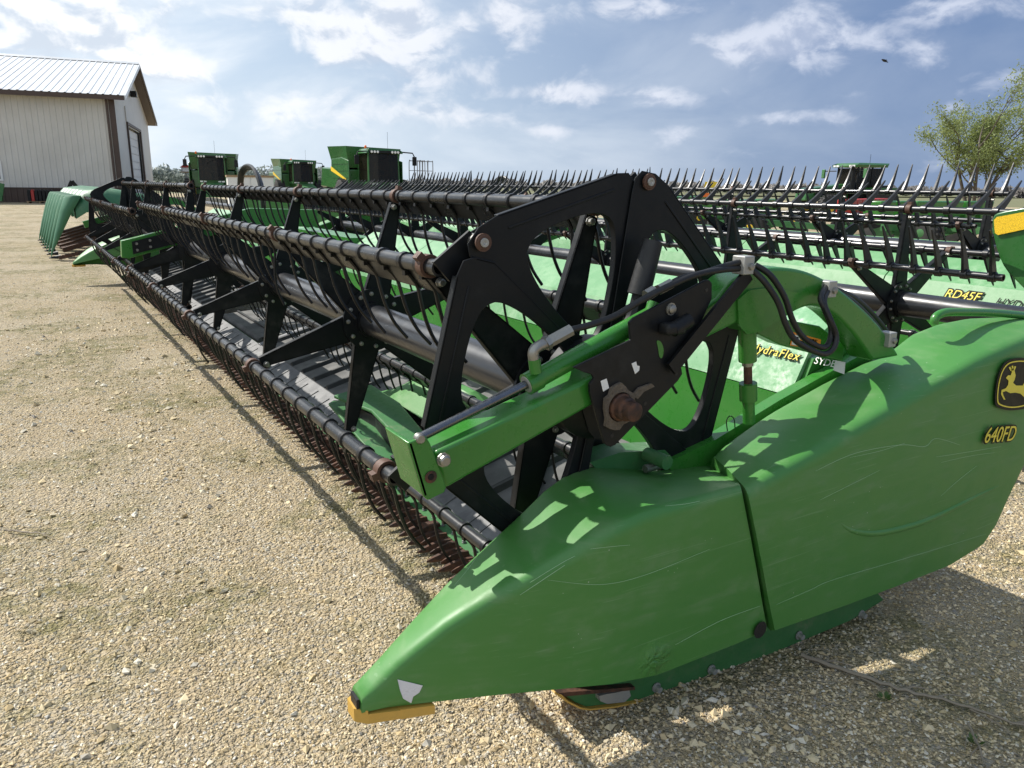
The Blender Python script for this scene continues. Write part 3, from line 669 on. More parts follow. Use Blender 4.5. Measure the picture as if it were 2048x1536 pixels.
for p, y in (((1500, 531), 1.62), ((1667, 579), 1.65), ((1787, 680), 1.66)):
    c = at(*p, Y=y); cl = MB().box(c-(.024, .0, .028), c+(.020, .05, .028)).build('hose_clamp', 'galvanised', h1); bevel(cl, .003)
    MB().lathe(c+(.004, 0, -.004), (0, -1, 0), [(0, .012), (.008, .011), (.009, .008)], 6).build('clamp_bolt', 'zinc', cl)
# support turnbuckle between arm and frame
tb0 = at(1494, 655, Y=1.72); 
def tpt(y_): return at(1494+(y_-655)*.02, y_, Y=1.72)
tb = MB().tube([tpt(640), tpt(722)], .030, 16); tb.tube([tpt(766), tpt(800)], .030, 16); tb.tube([tpt(800), tpt(845)], .021, 14); tbo = tb.build('turnbuckle', 'green_paint', h1)
MB().tube([tpt(716), tpt(770)], .0145, 12).build('turnbuckle_screw', 'rust', tbo)
MB().tube([tpt(724), tpt(731)], .019, 12).build('turnbuckle_nut', 'zinc', tbo)
# beam with the warning decal, behind the arm
wb = MB().prism([at(*p, Y=1.80) for p in [(1516, 640), (1540, 633), (1640, 652), (1690, 690), (1685, 722), (1560, 690), (1516, 668)]], (0, .06, 0)).build('decal_beam', 'green_paint', h1); bevel(wb, .004)
def quad_on(px4, y): return [at(*p, Y=y) for p in px4]
dc = [(1586, 664), (1642, 679), (1640, 699), (1580, 691)]
poly('warning_decal', quad_on(dc, 1.797), 'decal_orange', wb, (0, .001, 0))
poly('decal_field', quad_on([(1601, 681), (1640, 690), (1639, 698), (1599, 693)], 1.7955), 'decal_black', wb, (0, .001, 0))
poly('decal_field', quad_on([(1588, 669), (1601, 672), (1598, 692), (1583, 689)], 1.7955), 'decal_white', wb, (0, .001, 0))
poly('pictogram', quad_on([(1592, 673), (1598, 675), (1595, 681), (1597, 688), (1593, 684), (1589, 688), (1591, 680)], 1.7945), 'decal_black', wb, (0, .0008, 0))
a, b = at(1607, 680, Y=1.794), at(1640, 688, Y=1.794)
text('decal_lettering', 'WARNING', a, b-a, (0, 0, 1), .017, 'decal_black', wb)

# ---- cutter bar, knife guards, poly strip
cb = MB().prism([(1.405, 2.0, .145), (1.515, 2.0, .165), (1.515, 2.0, .150), (1.405, 2.0, .115)], (0, 12.45, 0)).build('cutter_bar', 'rust', h1, 0)
MB().prism([(1.462, 2.0, .160), (1.515, 2.0, .169), (1.515, 2.0, .1655), (1.462, 2.0, .1565)], (0, 12.45, 0)).build('wear_strip', 'green_dull', cb, 0)
gm = MB()
for s in (-.003, .014):        # forged guard with its lip
    L = [(-.130, 0, .004, .004), (-.105, .006, .011, .010), (-.06, .011, .018, .014), (-.015, .014, .020, .016), (.03, .014, .014, .012)]
    vs = []; fs = []
    for x, w, hz, _ in L:
        for dy, dz in ((-1, 0), (-.5, 1), (.5, 1), (1, 0), (0, -1)): vs.append((x*(1 if s < 0 else .8), s+dy*(w+.002)*(1 if s < 0 else .5), dz*hz*.9+(0 if s < 0 else .016)))
    for i in range(len(L)-1):
        for j in range(5): fs.append((5*i+j, 5*i+(j+1) % 5, 5*i+5+(j+1) % 5, 5*i+5+j))
    fs += [(4, 3, 2, 1, 0), tuple(range(20, 25))]; gm.add(vs, fs)
gm.box((.0, -.034, -.008), (.05, .034, .010)); GUARD = gm.mesh('knife_guard', 'rust', 30)
km = MB(); km.prism([(-.045, -.036, .006), (.0, -.036, .006), (.0, .036, .006), (-.045, .036, .006), (-.075, .004, .006), (-.075, -.004, .006)], (0, 0, .003)); km.lathe((-.008, -.015, .009), (0, 0, 1), [(0, .006), (.003, .005)], 6); km.lathe((-.008, .015, .009), (0, 0, 1), [(0, .006), (.003, .005)], 6)
KNIFE = km.mesh('knife_section', 'grey_steel', 30); BARBOLT = bolt_mesh('bar_bolt', .0075, .012, 'grey_steel', (0, 0, 1))
for i in range(122):
    y = 2.03+i*.1016
    inst('knife_guard', GUARD, (1.43, y, .142), scale=(1.05, 1.45, 1.25), parent=cb, rot= (random.uniform(-.03, .03), R(-4)+random.uniform(-.03, .03), random.uniform(-.06, .06)))
    if i < 70: inst('knife_section', KNIFE, (1.452, y+.03, .150), (0, R(-9), 0), cb)
    if i < 70: inst('bar_bolt', BARBOLT, (1.487, y+.02, .166), (0, R(-10), random.random()), cb)
for i in range(10):
    y = 2.25+i*.72; MB().box((1.40, y, .158), (1.475, y+.05, .176)).build('hold_down_clip', 'rust', cb)
px = MB()
for i in range(17):
    y = 2.03+i*.73
    px = MB().prism([(1.512, y, .168), (1.60, y, .215), (1.70, y, .262), (1.70, y, .255), (1.60, y, .207), (1.512, y, .160)], (0, .722, 0)); pxo = px.build('poly_strip', 'grey_poly', cb, 0)
    for j in range(3): MB().prism([(1.55, y+.1+j*.24, .1895), (1.66, y+.1+j*.24, .2445), (1.66, y+.15+j*.24, .2445), (1.55, y+.15+j*.24, .1895)], (0, 0, .006)).build('strip_rib', 'grey_poly', pxo, 0)

# ---- draper decks
def deck_z(x): return .262+(x-1.69)*(.46-.262)/(2.42-1.69)
def side_belt(y0, y1):
    b = MB().prism([(1.70, y0, deck_z(1.70)), (2.44, y0, deck_z(2.44)), (2.44, y0, deck_z(2.44)-.02), (1.70, y0, deck_z(1.70)-.02)], (0, y1-y0, 0)).build('draper_belt', 'belt', h1, 0)
    sm = MB().prism([(1.705, -.024, deck_z(1.705)), (1.705, .024, deck_z(1.705)), (1.705, .010, deck_z(1.705)+.028), (1.705, -.010, deck_z(1.705)+.028)], (.73, 0, deck_z(2.435)-deck_z(1.705))).mesh('belt_slat', 'belt_rib', 0)
    sm2 = MB().prism([(1.705, -.004, deck_z(1.705)), (1.705, .004, deck_z(1.705)), (1.705, .003, deck_z(1.705)+.006), (1.705, -.003, deck_z(1.705)+.006)], (.73, 0, deck_z(2.435)-deck_z(1.705))).mesh('belt_rib', 'belt_rib', 0)
    y = y0+.12
    while y < y1-.04:
        inst('belt_slat', sm, (0, y, 0), (0, 0, 0), b); inst('belt_rib', sm2, (0, y+.05, 0), (0, 0, 0), b); y += .285
    MB().tube([(1.70, y1+.02, deck_z(1.7)-.03), (2.44, y1+.02, deck_z(2.44)-.03)], .045, 16).build('belt_roller', 'grey_steel', b)
side_belt(1.98, 7.05); side_belt(9.15, 14.40)
MB().box((1.66, 7.12, .10), (2.44, 9.08, .20)).build('feed_deck', 'green_dull', h1)
cbelt = MB().prism([(1.78, 7.30, .285), (2.75, 7.30, .36), (2.75, 7.30, .34), (1.78, 7.30, .265)], (0, 1.55, 0)).build('centre_belt', 'belt', h1, 0)
MB().tube([(1.78, 7.30, .245), (1.78, 8.85, .245)], .042, 16).build('belt_roller', 'belt', cbelt)
for i in range(4): MB().box((1.90+i*.2, 7.31, .293+i*.0155), (1.925+i*.2, 8.84, .312+i*.0155)).build('belt_slat', 'belt_rib', cbelt, 0)
MB().prism([(1.60, 7.12, .215), (1.72, 7.12, .25), (1.72, 7.12, .24), (1.60, 7.12, .205)], (0, 1.95, 0)).build('deck_lip', 'green_dull', h1, 0)
MB().tube([(2.62, 7.3, .78), (2.62, 8.85, .78)], .24, 24).build('feed_drum', 'green_dull', h1)
MB().tube([(2.15, 2.0, .40), (2.15, 2.45, .40)], .02, 8).build('deck_rod', 'chrome', h1)

# green hinge covers sitting on the near belt
def zs(L, z): return [at(*p, Z=z) for p in L]
k1 = MB().prism(zs([(657, 806), (667, 800), (720, 800), (770, 880), (800, 912), (760, 925)], .33), (0, 0, -.02)).build('hinge_cover', 'green_dull', h1); bevel(k1, .006)
k2 = MB().prism(zs([(667, 790), (742, 768), (800, 805), (855, 872), (858, 925), (838, 920), (742, 820)], .42), (0, 0, -.022)).build('hinge_cover', 'green_dull', h1, 0); bevel(k2, .008)
MB().prism(zs([(690, 800), (742, 790), (790, 815), (830, 880), (800, 900), (750, 835)], .39), (0, 0, -.09)).build('cover_riser', 'black_paint', h1, 0)
hv = []
for i in range(13):
    t_ = i/12; yy = 3.30+1.40*t_
    for j in range(11):
        s_ = j/10; xx = 1.78+.50*s_+.05*t_
        ridge = max(0.0, 1-abs(s_-.45)/.55)**.8; end = min(1, t_/.25, (1-t_)/.35)
        hv.append((xx, yy, .33+(.235*ridge)*end+(xx-1.7)*.10))
MB().add(hv, [(11*i+j, 11*i+j+1, 11*i+j+12, 11*i+j+11) for i in range(12) for j in range(10)]).build('hump_cover', 'green_shield', h1, 30)
MB().beam((1.62, 2.55, .27), (2.05, 2.95, .40), .03, .03).build('deck_strut', 'green_dull', h1)

# ---- back sheet in panels
def back_panels(y0, y1, n, root, dx=0.0):
    w = (y1-y0)/n
    for i in range(n):
        a, b = y0+i*w+.004, y0+(i+1)*w-.004
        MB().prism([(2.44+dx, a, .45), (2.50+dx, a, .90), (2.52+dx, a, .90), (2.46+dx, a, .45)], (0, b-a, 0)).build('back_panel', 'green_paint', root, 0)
        p = MB().prism([(2.505+dx, a, .905), (2.62+dx, a, 1.12), (2.85+dx, a, 1.255), (2.87+dx, a, 1.24), (2.63+dx, a, 1.09), (2.525+dx, a, .895)], (0, b-a, 0)).build('top_panel', 'green_sheet_dust_glare' if i == 0 and y0 < 3 else 'green_sheet', root, 12)
    MB().box((2.62+dx, y0, .80), (2.84+dx, y1, 1.02)).build('back_beam', 'green_dull', root)
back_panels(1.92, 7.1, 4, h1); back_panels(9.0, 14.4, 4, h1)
MB().box((2.60, 7.1, 1.02), (2.86, 9.0, 1.20)).build('centre_beam', 'green_paint', h1)
def onback(px, py):       # point on the sloping top panel: plane through (2.505,.905) and (2.62,1.12)
    r = CM @ np.array([px-CX, py-CY, F]); n = np.array([.215, 0, -.115]); p0 = np.array([2.503, 0, .905])-np.array([0, 0, CAM_H])
    t_ = (n@p0)/(n@r); return np.array([r[0]*t_, r[1]*t_, CAM_H+r[2]*t_])-np.array([.004, 0, -.003])
a, b = onback(1500, 703), onback(1592, 722)
for off, mt_, e in ((.006, 'decal_black', 0), (0, 'decal_yellow', .0015)):
    text('decal_lettering', 'HydraFlex', a+np.array([-e, 0, e]), b-a, (.115, 0, .215), .052, mt_, h1, .0006, off*.5, .15, 1.14)
a, b = onback(1628, 728), onback(1690, 740)
text('decal_lettering', 'SYDEN', a, b-a, (.115, 0, .215), .04, 'decal_white', h1)
poly('dealer_mark', [onback(*p) for p in [(1672, 722), (1692, 726), (1690, 750), (1668, 742)]], 'decal_white', h1, (-.001, 0, .0005))

# ---- end shields
def yo(x): return float(np.interp(x, [.60, .75, 1.0, 1.3, 2.2], [1.705, 1.655, 1.575, 1.515, 1.50]))
def yi(x): return float(np.interp(x, [.58, .8, 1.1, 1.4, 2.2], [1.765, 1.805, 1.86, 1.89, 1.86]))
cre = onside([(725, 1398), (797, 1321), (892, 1246), (981, 1192), (1044, 1160), (1134, 1110), (1224, 1058), (1290, 1026), (1350, 1008), (1404, 993), (1482, 972)], yo)
inn = onside([(706, 1368), (752, 1316), (820, 1240), (900, 1154), (981, 1078), (1044, 1020), (1089, 975), (1134, 943), (1179, 928), (1240, 932), (1314, 938), (1404, 928), (1450, 935)], yi)
bot = onside([(722, 1430), (865, 1413), (1000, 1398), (1107, 1388), (1224, 1376), (1314, 1358), (1404, 1322), (1470, 1296), (1534, 1268)], yo)
nose = loft(cre, inn, bot, 40, .042, .03, .30, .004).build('divider_nose', 'green_shield', h1, 50)
MB().lathe(at(1521, 1260, Y=1.494), (0, 1, 0), [(0, .030), (.002, .029)], 24).build('shield_hole', 'rubber', nose)
# open box end and yellow wear shoe at the tip
tp = onside([(722, 1398)], yo)[0]; tq = onside([(722, 1428)], yo)[0]
MB().box((tp[0]-.010, tp[1]+.008, tq[2]+.012), (tp[0]-.002, tp[1]+.052, tp[2]-.006)).build('nose_opening', 'rubber', nose)
ws = []
for p, yy in (((868, 1411), None), ((800, 1421), None), ((735, 1430), None)):
    q = onside([p], yo)[0]; ws.append(q)
m = MB()
for i in range(2):
    a, b = ws[i], ws[i+1]
    m.prism([a+(0, -.006, -.022), b+(0, -.006, -.024), b+(0, -.006, .006), a+(0, -.006, .004)], (0, .09 if i else .11, 0))
b = ws[2]; m.prism([b+(0, -.006, -.024), b+(-.03, .02, -.022), b+(-.03, .07, -.022), b+(0, .085, -.024)], (0, 0, .040))
wsh = m.build('wear_shoe', 'yellow_plastic', nose)
hit = skin_hits(nose)
tpz = [(795, 1358), (845, 1370), (838, 1384), (826, 1392), (822, 1405), (806, 1396), (800, 1380)]
poly('tape_patch', [hit(*p, .002) for p in tpz], 'tape', nose, (0, -.001, 0))
YR = 1.49
def yr(x): return YR
def yri(x): return float(np.interp(x, [1.9, 2.4, 2.8, 3.4], [1.80, 1.80, 1.82, 1.80]))
cre2 = onside([(1495, 980), (1540, 953), (1600, 922), (1725, 850), (1856, 774), (1960, 720), (2048, 680), (2130, 655), (2240, 650)], yr)
inn2 = onside([(1424, 910), (1450, 885), (1500, 848), (1540, 821), (1640, 765), (1722, 724), (1768, 706), (1820, 665), (1870, 645), (1930, 634), (2000, 632), (2080, 636)], yri)
bot2 = onside([(1549, 1268), (1620, 1243), (1700, 1214), (1800, 1176), (1900, 1136), (1965, 1095), (1990, 1058), (2048, 930), (2110, 800)], yr)
rsh = loft(cre2, inn2, bot2, 44, .045, .035, .35, .003).build('end_shield', 'green_shield', h1, 50)
MB().tube(spline([at(1868, 648, Y=1.70), at(1872, 634, Y=1.70), at(1890, 625, Y=1.70), at(1925, 624, Y=1.70), at(1990, 626, Y=1.70), at(2100, 636, Y=1.70)], 6), .017, 14).build('grab_rail', 'green_paint', h1)
MB().tube(spline([at(*p, Y=YR+.004) for p in [(1672, 1040), (1700, 1060), (1745, 1066), (1800, 1056), (1860, 1036), (1950, 992), (2010, 964)]], 5), [.004+.011*math.sin(math.pi*i/30)**.7 for i in range(31)], 10).build('pressed_crease', 'green_shield', rsh, 60)
def scratches(o, paths):
    ht = skin_hits(o)
    for L, w in paths:
        P = [ht(*p, .0002) for p in spline([np.array(q, float) for q in L], 8)]; P = [p for p in P if p is not None]
        if len(P) > 2: MB().tube(P, [w*(.25+.75*math.sin(math.pi*(i+.3)/(len(P)))**.5) for i in range(len(P))], 5).build('scratch', 'scratch', o)
scratches(nose, [([(1095, 1160), (1200, 1169), (1290, 1150), (1420, 1098)], .0006), ([(1350, 1290), (1440, 1242), (1520, 1212)], .0007), ([(1040, 1190), (1085, 1160), (1130, 1130)], .0008), ([(1060, 1165), (1120, 1128), (1150, 1112)], .0006), ([(1180, 1098), (1225, 1093), (1260, 1090)], .0006), ([(905, 1175), (935, 1140), (955, 1112)], .0007), ([(1330, 1012), (1370, 1008), (1400, 1002)], .0007)])
scratches(rsh, [([(1631, 942), (1709, 907), (1800, 890), (1849, 893), (1872, 877), (1920, 890)], .0008), ([(1700, 915), (1760, 902), (1810, 886)], .0006), ([(1872, 914), (1930, 905), (2002, 893)], .0006), ([(1882, 925), (1940, 912), (1990, 905)], .0005), ([(1882, 992), (1915, 962), (1953, 932)], .0006), ([(1553, 1209), (1620, 1180), (1665, 1160), (1800, 1120), (1972, 1068)], .0006), ([(1640, 1000), (1690, 975), (1760, 940)], .0005)])
# emblem: black shield shape, yellow line, leaping deer
YD = 1.476
def dpx(L, y=YD): return [at(*p, Y=y) for p in L]
em = [(2012, 722), (2030, 716), (2056, 716), (2072, 724), (2078, 760), (2070, 808), (2050, 818), (2020, 822), (1996, 816), (1989, 808), (1992, 770), (2000, 740)]
emo = poly('emblem', chaikin(dpx(em), 2), 'decal_black', rsh, (0, .003, 0))
ce = np.mean([np.array(p) for p in em], 0)
so_ = chaikin([np.array(p) for p in em], 2); o3 = dpx([ce+(p-ce)*.90 for p in so_], YD-.001); i3 = dpx([ce+(p-ce)*.855 for p in so_], YD-.001)
MB().ring(o3, i3, (0, -.0008, 0)).build('emblem_line', 'decal_yellow', rsh, 0)
deer = [(2013, 757), (2017, 752), (2022, 752), (2024, 746), (2022, 741), (2026, 739), (2029, 744), (2031, 752), (2029, 760), (2026, 766), (2032, 771), (2044, 771), (2048, 764), (2051, 768), (2049, 776), (2050, 785), (2053, 793), (2057, 802), (2054, 803), (2047, 793), (2040, 786), (2030, 784), (2021, 785), (2013, 781), (2007, 783), (2008, 789), (2012, 797), (2009, 797), (2004, 787), (2005, 779), (2013, 776), (2017, 770), (2018, 762)]
deer = [(2030+(x-2030)*1.08, 770+(y-770)*1.08) for x, y in deer]
poly('emblem_deer', dpx(deer, YD-.001), 'decal_yellow', rsh, (0, -.0008, 0))
for a_ in ([(2021, 742), (2017, 735), (2020, 733), (2024, 741)], [(2024, 741), (2023, 732), (2026, 731), (2027, 740)], [(2027, 740), (2029, 732), (2032, 733), (2029, 741)]):
    poly('emblem_antler', dpx(a_, YD-.001), 'decal_yellow', rsh, (0, -.0008, 0))
a, b = at(1966, 886, Y=YD-.001), at(2046, 879, Y=YD-.001)
text('model_lettering', '640FD', a+np.array([0, .0006, 0]), b-a, (.16, 0, 1), .092, 'decal_black', rsh, .0006, .006, .12)
text('model_lettering', '640FD', a+np.array([0, -.0012, 0]), b-a, (.16, 0, 1), .092, 'decal_yellow', rsh, .0006, 0, .12)
# frame, skid and linkage under and between the shields
def yf(px_): return 1.735-(px_-1107)*(1.735-1.612)/(1740-1107)
def fpt(px_, py_, dy=0.0): return at(px_, py_, Y=yf(px_)+dy)
fr = MB().prism([fpt(*p) for p in [(1125, 1388), (1150, 1405), (1172, 1414), (1270, 1402), (1400, 1362), (1550, 1305), (1700, 1242), (1768, 1200), (1700, 1120), (1300, 1290), (1180, 1350)]], (0, .05, 0)).build('end_frame', 'green_dull', h1, 0); bevel(fr, .003)
MB().prism([fpt(*p, -.012) for p in [(1108, 1386), (1135, 1406), (1160, 1418), (1180, 1421), (1230, 1416), (1290, 1404), (1290, 1401), (1230, 1413), (1180, 1418), (1162, 1415), (1138, 1403), (1111, 1384)]], (0, .16, 0)).build('skid_shoe', 'yellow_plastic', h1, 20)
MB().prism([fpt(*p, -.02) for p in [(1198, 1392), (1215, 1388), (1235, 1385), (1258, 1378), (1262, 1392), (1250, 1404), (1215, 1408), (1200, 1402)]], (0, .04, 0)).build('skid_casting', 'galvanised', h1)
MB().prism([fpt(*p, -.022) for p in [(1115, 1386), (1270, 1374), (1270, 1380), (1130, 1393)]], (0, .03, 0)).build('frame_flange', 'rust', h1)
for p in ((1312, 1374), (1422, 1338), (1597, 1270), (1722, 1228)):
    MB().lathe(fpt(*p), (0, -1, 0), [(0, .018), (.004, .018), (.004, .012), (.022, .011)], 12).build('frame_bolt', 'galvanised', fr)
MB().prism([at(*p, Y=1.86) for p in [(1180, 925), (1240, 905), (1330, 900), (1345, 915), (1300, 938), (1200, 945)]], (0, .10, 0)).build('linkage_cover', 'green_dull', h1)
MB().tube([at(1290, 938, Y=1.80), at(1335, 925, Y=1.80)], .014, 12).build('link_rod', 'zinc', h1)
MB().lathe(at(1335, 926, Y=1.74), (0, 1, 0), [(0, .024), (.10, .024)], 16).build('link_knuckle', 'green_dull', h1)
MB().prism([at(*p, Y=1.84) for p in [(1335, 925), (1430, 880), (1560, 800), (1740, 700), (1745, 722), (1480, 930), (1350, 960)]], (0, .05, 0)).build('inner_rail', 'green_paint', h1)
MB().tube(spline([at(1455, 862, Y=1.78), at(1453, 842, Y=1.78), at(1460, 832, Y=1.78), at(1468, 838, Y=1.78), at(1470, 856, Y=1.78)], 5), .002, 6).build('tie_cord', 'rubber', h1)
# near end sheet of the deck
MB().prism([(1.45, 1.90, .10), (2.9, 1.90, .10), (2.95, 1.90, 1.10), (2.6, 1.90, 1.05), (2.40, 1.90, .62), (1.60, 1.90, .45)], (0, .02, 0)).build('end_sheet', 'green_paint', h1, 0)

# far end: arm, nose, end shield (mirrored shapes)
def mirror(o, name):
    me = o.data.copy(); n = len(me.vertices); co = np.empty(n*3); me.vertices.foreach_get('co', co); co = co.reshape(-1, 3); co[:, 1] = MIR-co[:, 1]
    me.vertices.foreach_set('co', co.reshape(-1)); me.flip_normals(); me.update(); q = bpy.data.objects.new(name, me); COL.objects.link(q); hang(q, h1); return q
mn = mirror(nose, 'divider_nose'); mirror(rsh, 'end_shield'); mirror(arm, 'reel_arm'); mirror(spl, 'pivot_plate'); mirror(fr, 'end_frame')
mirror(wsh, 'wear_shoe')
# centre arm between the two reel halves
ca = MB().prism([(.76, 8.31, .98), (.77, 8.31, 1.14), (1.4, 8.31, 1.29), (2.0, 8.31, 1.44), (2.7, 8.31, 1.42), (2.7, 8.31, 1.24), (1.95, 8.31, 1.26), (1.4, 8.31, 1.12), (.82, 8.31, .97)], (0, .10, 0)).build('reel_arm', 'green_paint', h1, 25); bevel(ca, .006)
poly('pivot_plate', [(.86, 8.302, 1.012), (.86, 8.302, 1.132), (1.52, 8.302, 1.291), (1.52, 8.302, 1.166)], 'black_paint', ca, (0, -.008, 0))
for x in (.90, 1.02, 1.3, 1.47):
    for d in (.03, .09): MB().lathe((x, 8.294, 1.012+(x-.86)*.235+d), (0, -1, 0), [(0, .014), (.012, .012)], 8).build('plate_bolt', 'zinc', ca)

# ------------------------------------------------------------------ second and third headers, parked parallel behind
def tine_dir(k, first):
    d = {0: 170, 1: 118, 2: first, 3: -52, 4: -85, 5: -125}[k]; return -R(d+64)
def back_header(root, cx, cz, rad, ph, y0, y1, ysp, top, parts_for, dx):
    rs = reel_section(root, cx, cz, rad, ph, ysp, y0, y1, PTINE, .155, lambda k: tine_dir(k, top), .021, parts_for, boltn=3, strip=False, arm_th=.036, tube_r=.085, disc=.15)
    o = bpy.data.objects.new('tine_rows', join_meshes('tine_rows', PTINE, rs, 'tine_plastic')); COL.objects.link(o); hang(o, root); o['kind'] = 'stuff'
    MB().prism([(cx+.15, y0, .20), (cx+1.0, y0, .42), (cx+1.0, y0, .40), (cx+.15, y0, .18)], (0, y1-y0, 0)).build('draper_belt', 'belt', root, 0)
    MB().prism([(cx-.10, y0, .12), (cx+.15, y0, .20), (cx+.15, y0, .16), (cx-.10, y0, .09)], (0, y1-y0, 0)).build('cutter_bar', 'rust', root, 0)
    n = 7; w = (y1-y0)/n
    for i in range(n):
        a, b = y0+i*w+.006, y0+(i+1)*w-.006
        MB().prism([(cx+1.02, a, .40), (cx+1.05, a, .72), (cx+1.07, a, .72), (cx+1.04, a, .40)], (0, b-a, 0)).build('back_panel', 'green_paint', root, 0)
        MB().prism([(cx+1.055, a, .725), (cx+1.17, a, .98), (cx+1.42, a, 1.16), (cx+1.44, a, 1.14), (cx+1.18, a, .95), (cx+1.075, a, .715)], (0, b-a, 0)).build('top_panel', 'green_sheet', root, 12)
    MB().box((cx+1.16, y0, .66), (cx+1.42, y1, .90)).build('back_beam', 'green_dull', root)
X2, Z2, R2 = 5.2, .93, .65
h2 = thing('draper_header', (X2, 8.5, 0), 'green draper header lettered RD45F with plastic reel fingers, directly behind the nearest header', 'header', 'parked draper headers')
back_header(h2, X2, Z2, R2, 212, 2.22, 14.9, [3.15, 4.72, 6.38, 8.0, 9.6, 11.2, 12.8, 14.5], 42, lambda k, y: k in (1, 2) or (k == 3 and y < 11.5), 0)
for yy in (2.3, 8.5, 14.85):
    a_ = MB().prism([(X2-.55, yy, .70), (X2-.55, yy, .86), (X2+.3, yy, 1.12), (X2+1.2, yy, 1.42), (X2+1.35, yy, 1.20), (X2+.4, yy, .95)], (0, -.10, 0)).build('reel_arm', 'green_paint', h2, 25); bevel(a_, .006)
def onback2(px, py):
    r = CM @ np.array([px-CX, py-CY, F]); n = np.array([.255, 0, -.115]); p0 = np.array([X2+1.053, 0, .725-CAM_H]); t_ = (n@p0)/(n@r)
    return np.array([r[0]*t_, r[1]*t_, CAM_H+r[2]*t_])-np.array([.006, 0, -.003])
a, b = onback2(1888, 594), onback2(1955, 603)
text('decal_lettering', 'RD45F', a, b-a, (.115, 0, .255), .098, 'decal_black', h2, .0006, .012, .2)
text('decal_lettering', 'RD45F', a+np.array([-.003, 0, .0015]), b-a, (.115, 0, .255), .098, 'decal_yellow', h2, .0006, 0, .2)
a, b = onback2(1988, 610), onback2(2050, 619)
text('decal_lettering', 'HYDRAFLEX', a, b-a, (.115, 0, .255), .09, 'decal_black', h2, .0006, 0, .25)
# near end reel shield with reflector
es = [at(*p, X=4.62) for p in [(1984, 432), (1998, 424), (2048, 415), (2110, 405), (2120, 600), (2060, 590), (2036, 566), (2010, 540), (1994, 505), (1984, 460)]]
esh = MB().prism(chaikin(es, 1), (.05, 0, 0)).build('reel_end_shield', 'green_machine', h2, 20); bevel(esh, .01, 3)
poly('reflector', [at(*p, X=4.61) for p in [(1988, 440), (1994, 434), (2048, 424), (2100, 416), (2100, 452), (2048, 459), (1996, 470), (1990, 466)]], 'reflector', esh, (-.002, 0, 0))
# far end divider and shields of the second header
dv = MB().prism([(X2-.95, 15.0, .28), (X2-.93, 15.0, .36), (X2-.2, 15.0, .95), (X2+.25, 15.0, 1.08), (X2+.35, 15.0, .22), (X2-.3, 15.0, .20)], (0, .30, 0)).build('divider_nose', 'green_shield', h2, 25); bevel(dv, .05, 4)
dv = MB().prism([(X2+.38, 15.0, .22), (X2+.30, 15.0, 1.10), (X2+1.3, 15.0, 1.45), (X2+2.0, 15.0, 1.40), (X2+1.9, 15.0, .60), (X2+1.5, 15.0, .22)], (0, .30, 0)).build('end_shield', 'green_shield', h2, 25); bevel(dv, .05, 4)

X3, Z3, R3 = 7.4, 1.157, .53
h3 = thing('draper_header', (X3, 10, 0), 'dark green header with upright plastic fingers, farthest back of the three long reels', 'header', 'parked draper headers')
back_header(h3, X3, Z3, R3, 211, 3.62, 16.3, [3.75, 5.25, 6.8, 8.4, 10.0, 11.6, 13.2, 14.8, 16.2], 70, lambda k, y: k in (1, 2, 3), 0)
dv = MB().prism([(X3-.9, 16.4, .28), (X3-.88, 16.4, .36), (X3-.2, 16.4, .95), (X3+.6, 16.4, 1.15), (X3+1.7, 16.4, 1.2), (X3+1.6, 16.4, .3), (X3-.3, 16.4, .20)], (0, .30, 0)).build('end_shield', 'green_shield', h3, 25); bevel(dv, .05, 4)
dv = MB().prism([(X3-.9, 3.5, .28), (X3-.88, 3.5, .36), (X3-.2, 3.5, .95), (X3+.6, 3.5, 1.05), (X3+1.7, 3.5, 1.1), (X3+1.6, 3.5, .3), (X3-.3, 3.5, .20)], (0, -.30, 0)).build('end_shield', 'green_shield', h3, 25); bevel(dv, .05, 4)

# header farther left whose tall end panels show over the near reel
h4 = thing('header_end', (7.4, 22, 0), 'tall rounded green end panel standing behind the near reel, under the middle combine', 'header')
dv = MB().prism([(5.6, 22, .1), (5.0, 22, .75), (5.1, 22, 1.25), (5.6, 22, 1.5), (7.6, 22, 1.55), (7.9, 22, 1.3), (7.9, 22, .1)], (0, .4, 0)).build('end_shield', 'green_shield', h4, 25); bevel(dv, .08, 4)
MB().tube([(5.5, 22.4, .95), (5.5, 30, .95)], .09, 16).build('reel_tube', 'tube_paint', h4)
MB().prism([(7.4, 22.4, .2), (7.5, 22.4, 1.1), (7.7, 22.4, 1.25), (7.7, 22.4, .2)], (0, 8, 0)).build('back_panel', 'green_sheet', h4, 0)

# hose loops sticking up over the reels
def hose_loop(name, px0, px1, top, base, X, label, n=3):
    t_ = None
    for i in range(n):
        a, b = at(px0+i*3, base, X=X+i*.03), at(px1+i*2, base+3, X=X+i*.03); w = b-a
        tz = at((px0+px1)/2, top+i*3, X=X)[2]
        m = MB().tube(spline([a-(0, 0, .5), a, a+w*.12+(0, 0, (tz-a[2])*.72), a+w*.45+(0, 0, tz-a[2]), a+w*.78+(0, 0, (tz-a[2])*.8), b, b-(0, 0, .5)], 6), .028 if X > 6 else .034, 10)
        if t_ is None:
            t_ = thing('hose_bundle', (a[0], a[1], 0), label, 'hoses', 'hydraulic hose loops')
            MB().tube([(a[0], a[1], 0), a], .05, 8).tube([(b[0], b[1], 0), b], .05, 8).build('hose_stand', 'green_dull', t_)
        m.build('hydraulic_hose', 'tine_plastic', t_)
hose_loop('hose', 478, 522, 330, 378, 3.9, 'tall black hose loop rising over the reel beside the left combine')
hose_loop('hose', 985, 1026, 353, 385, 9.2, 'low black hose loop left of the near reel end plate', 4)

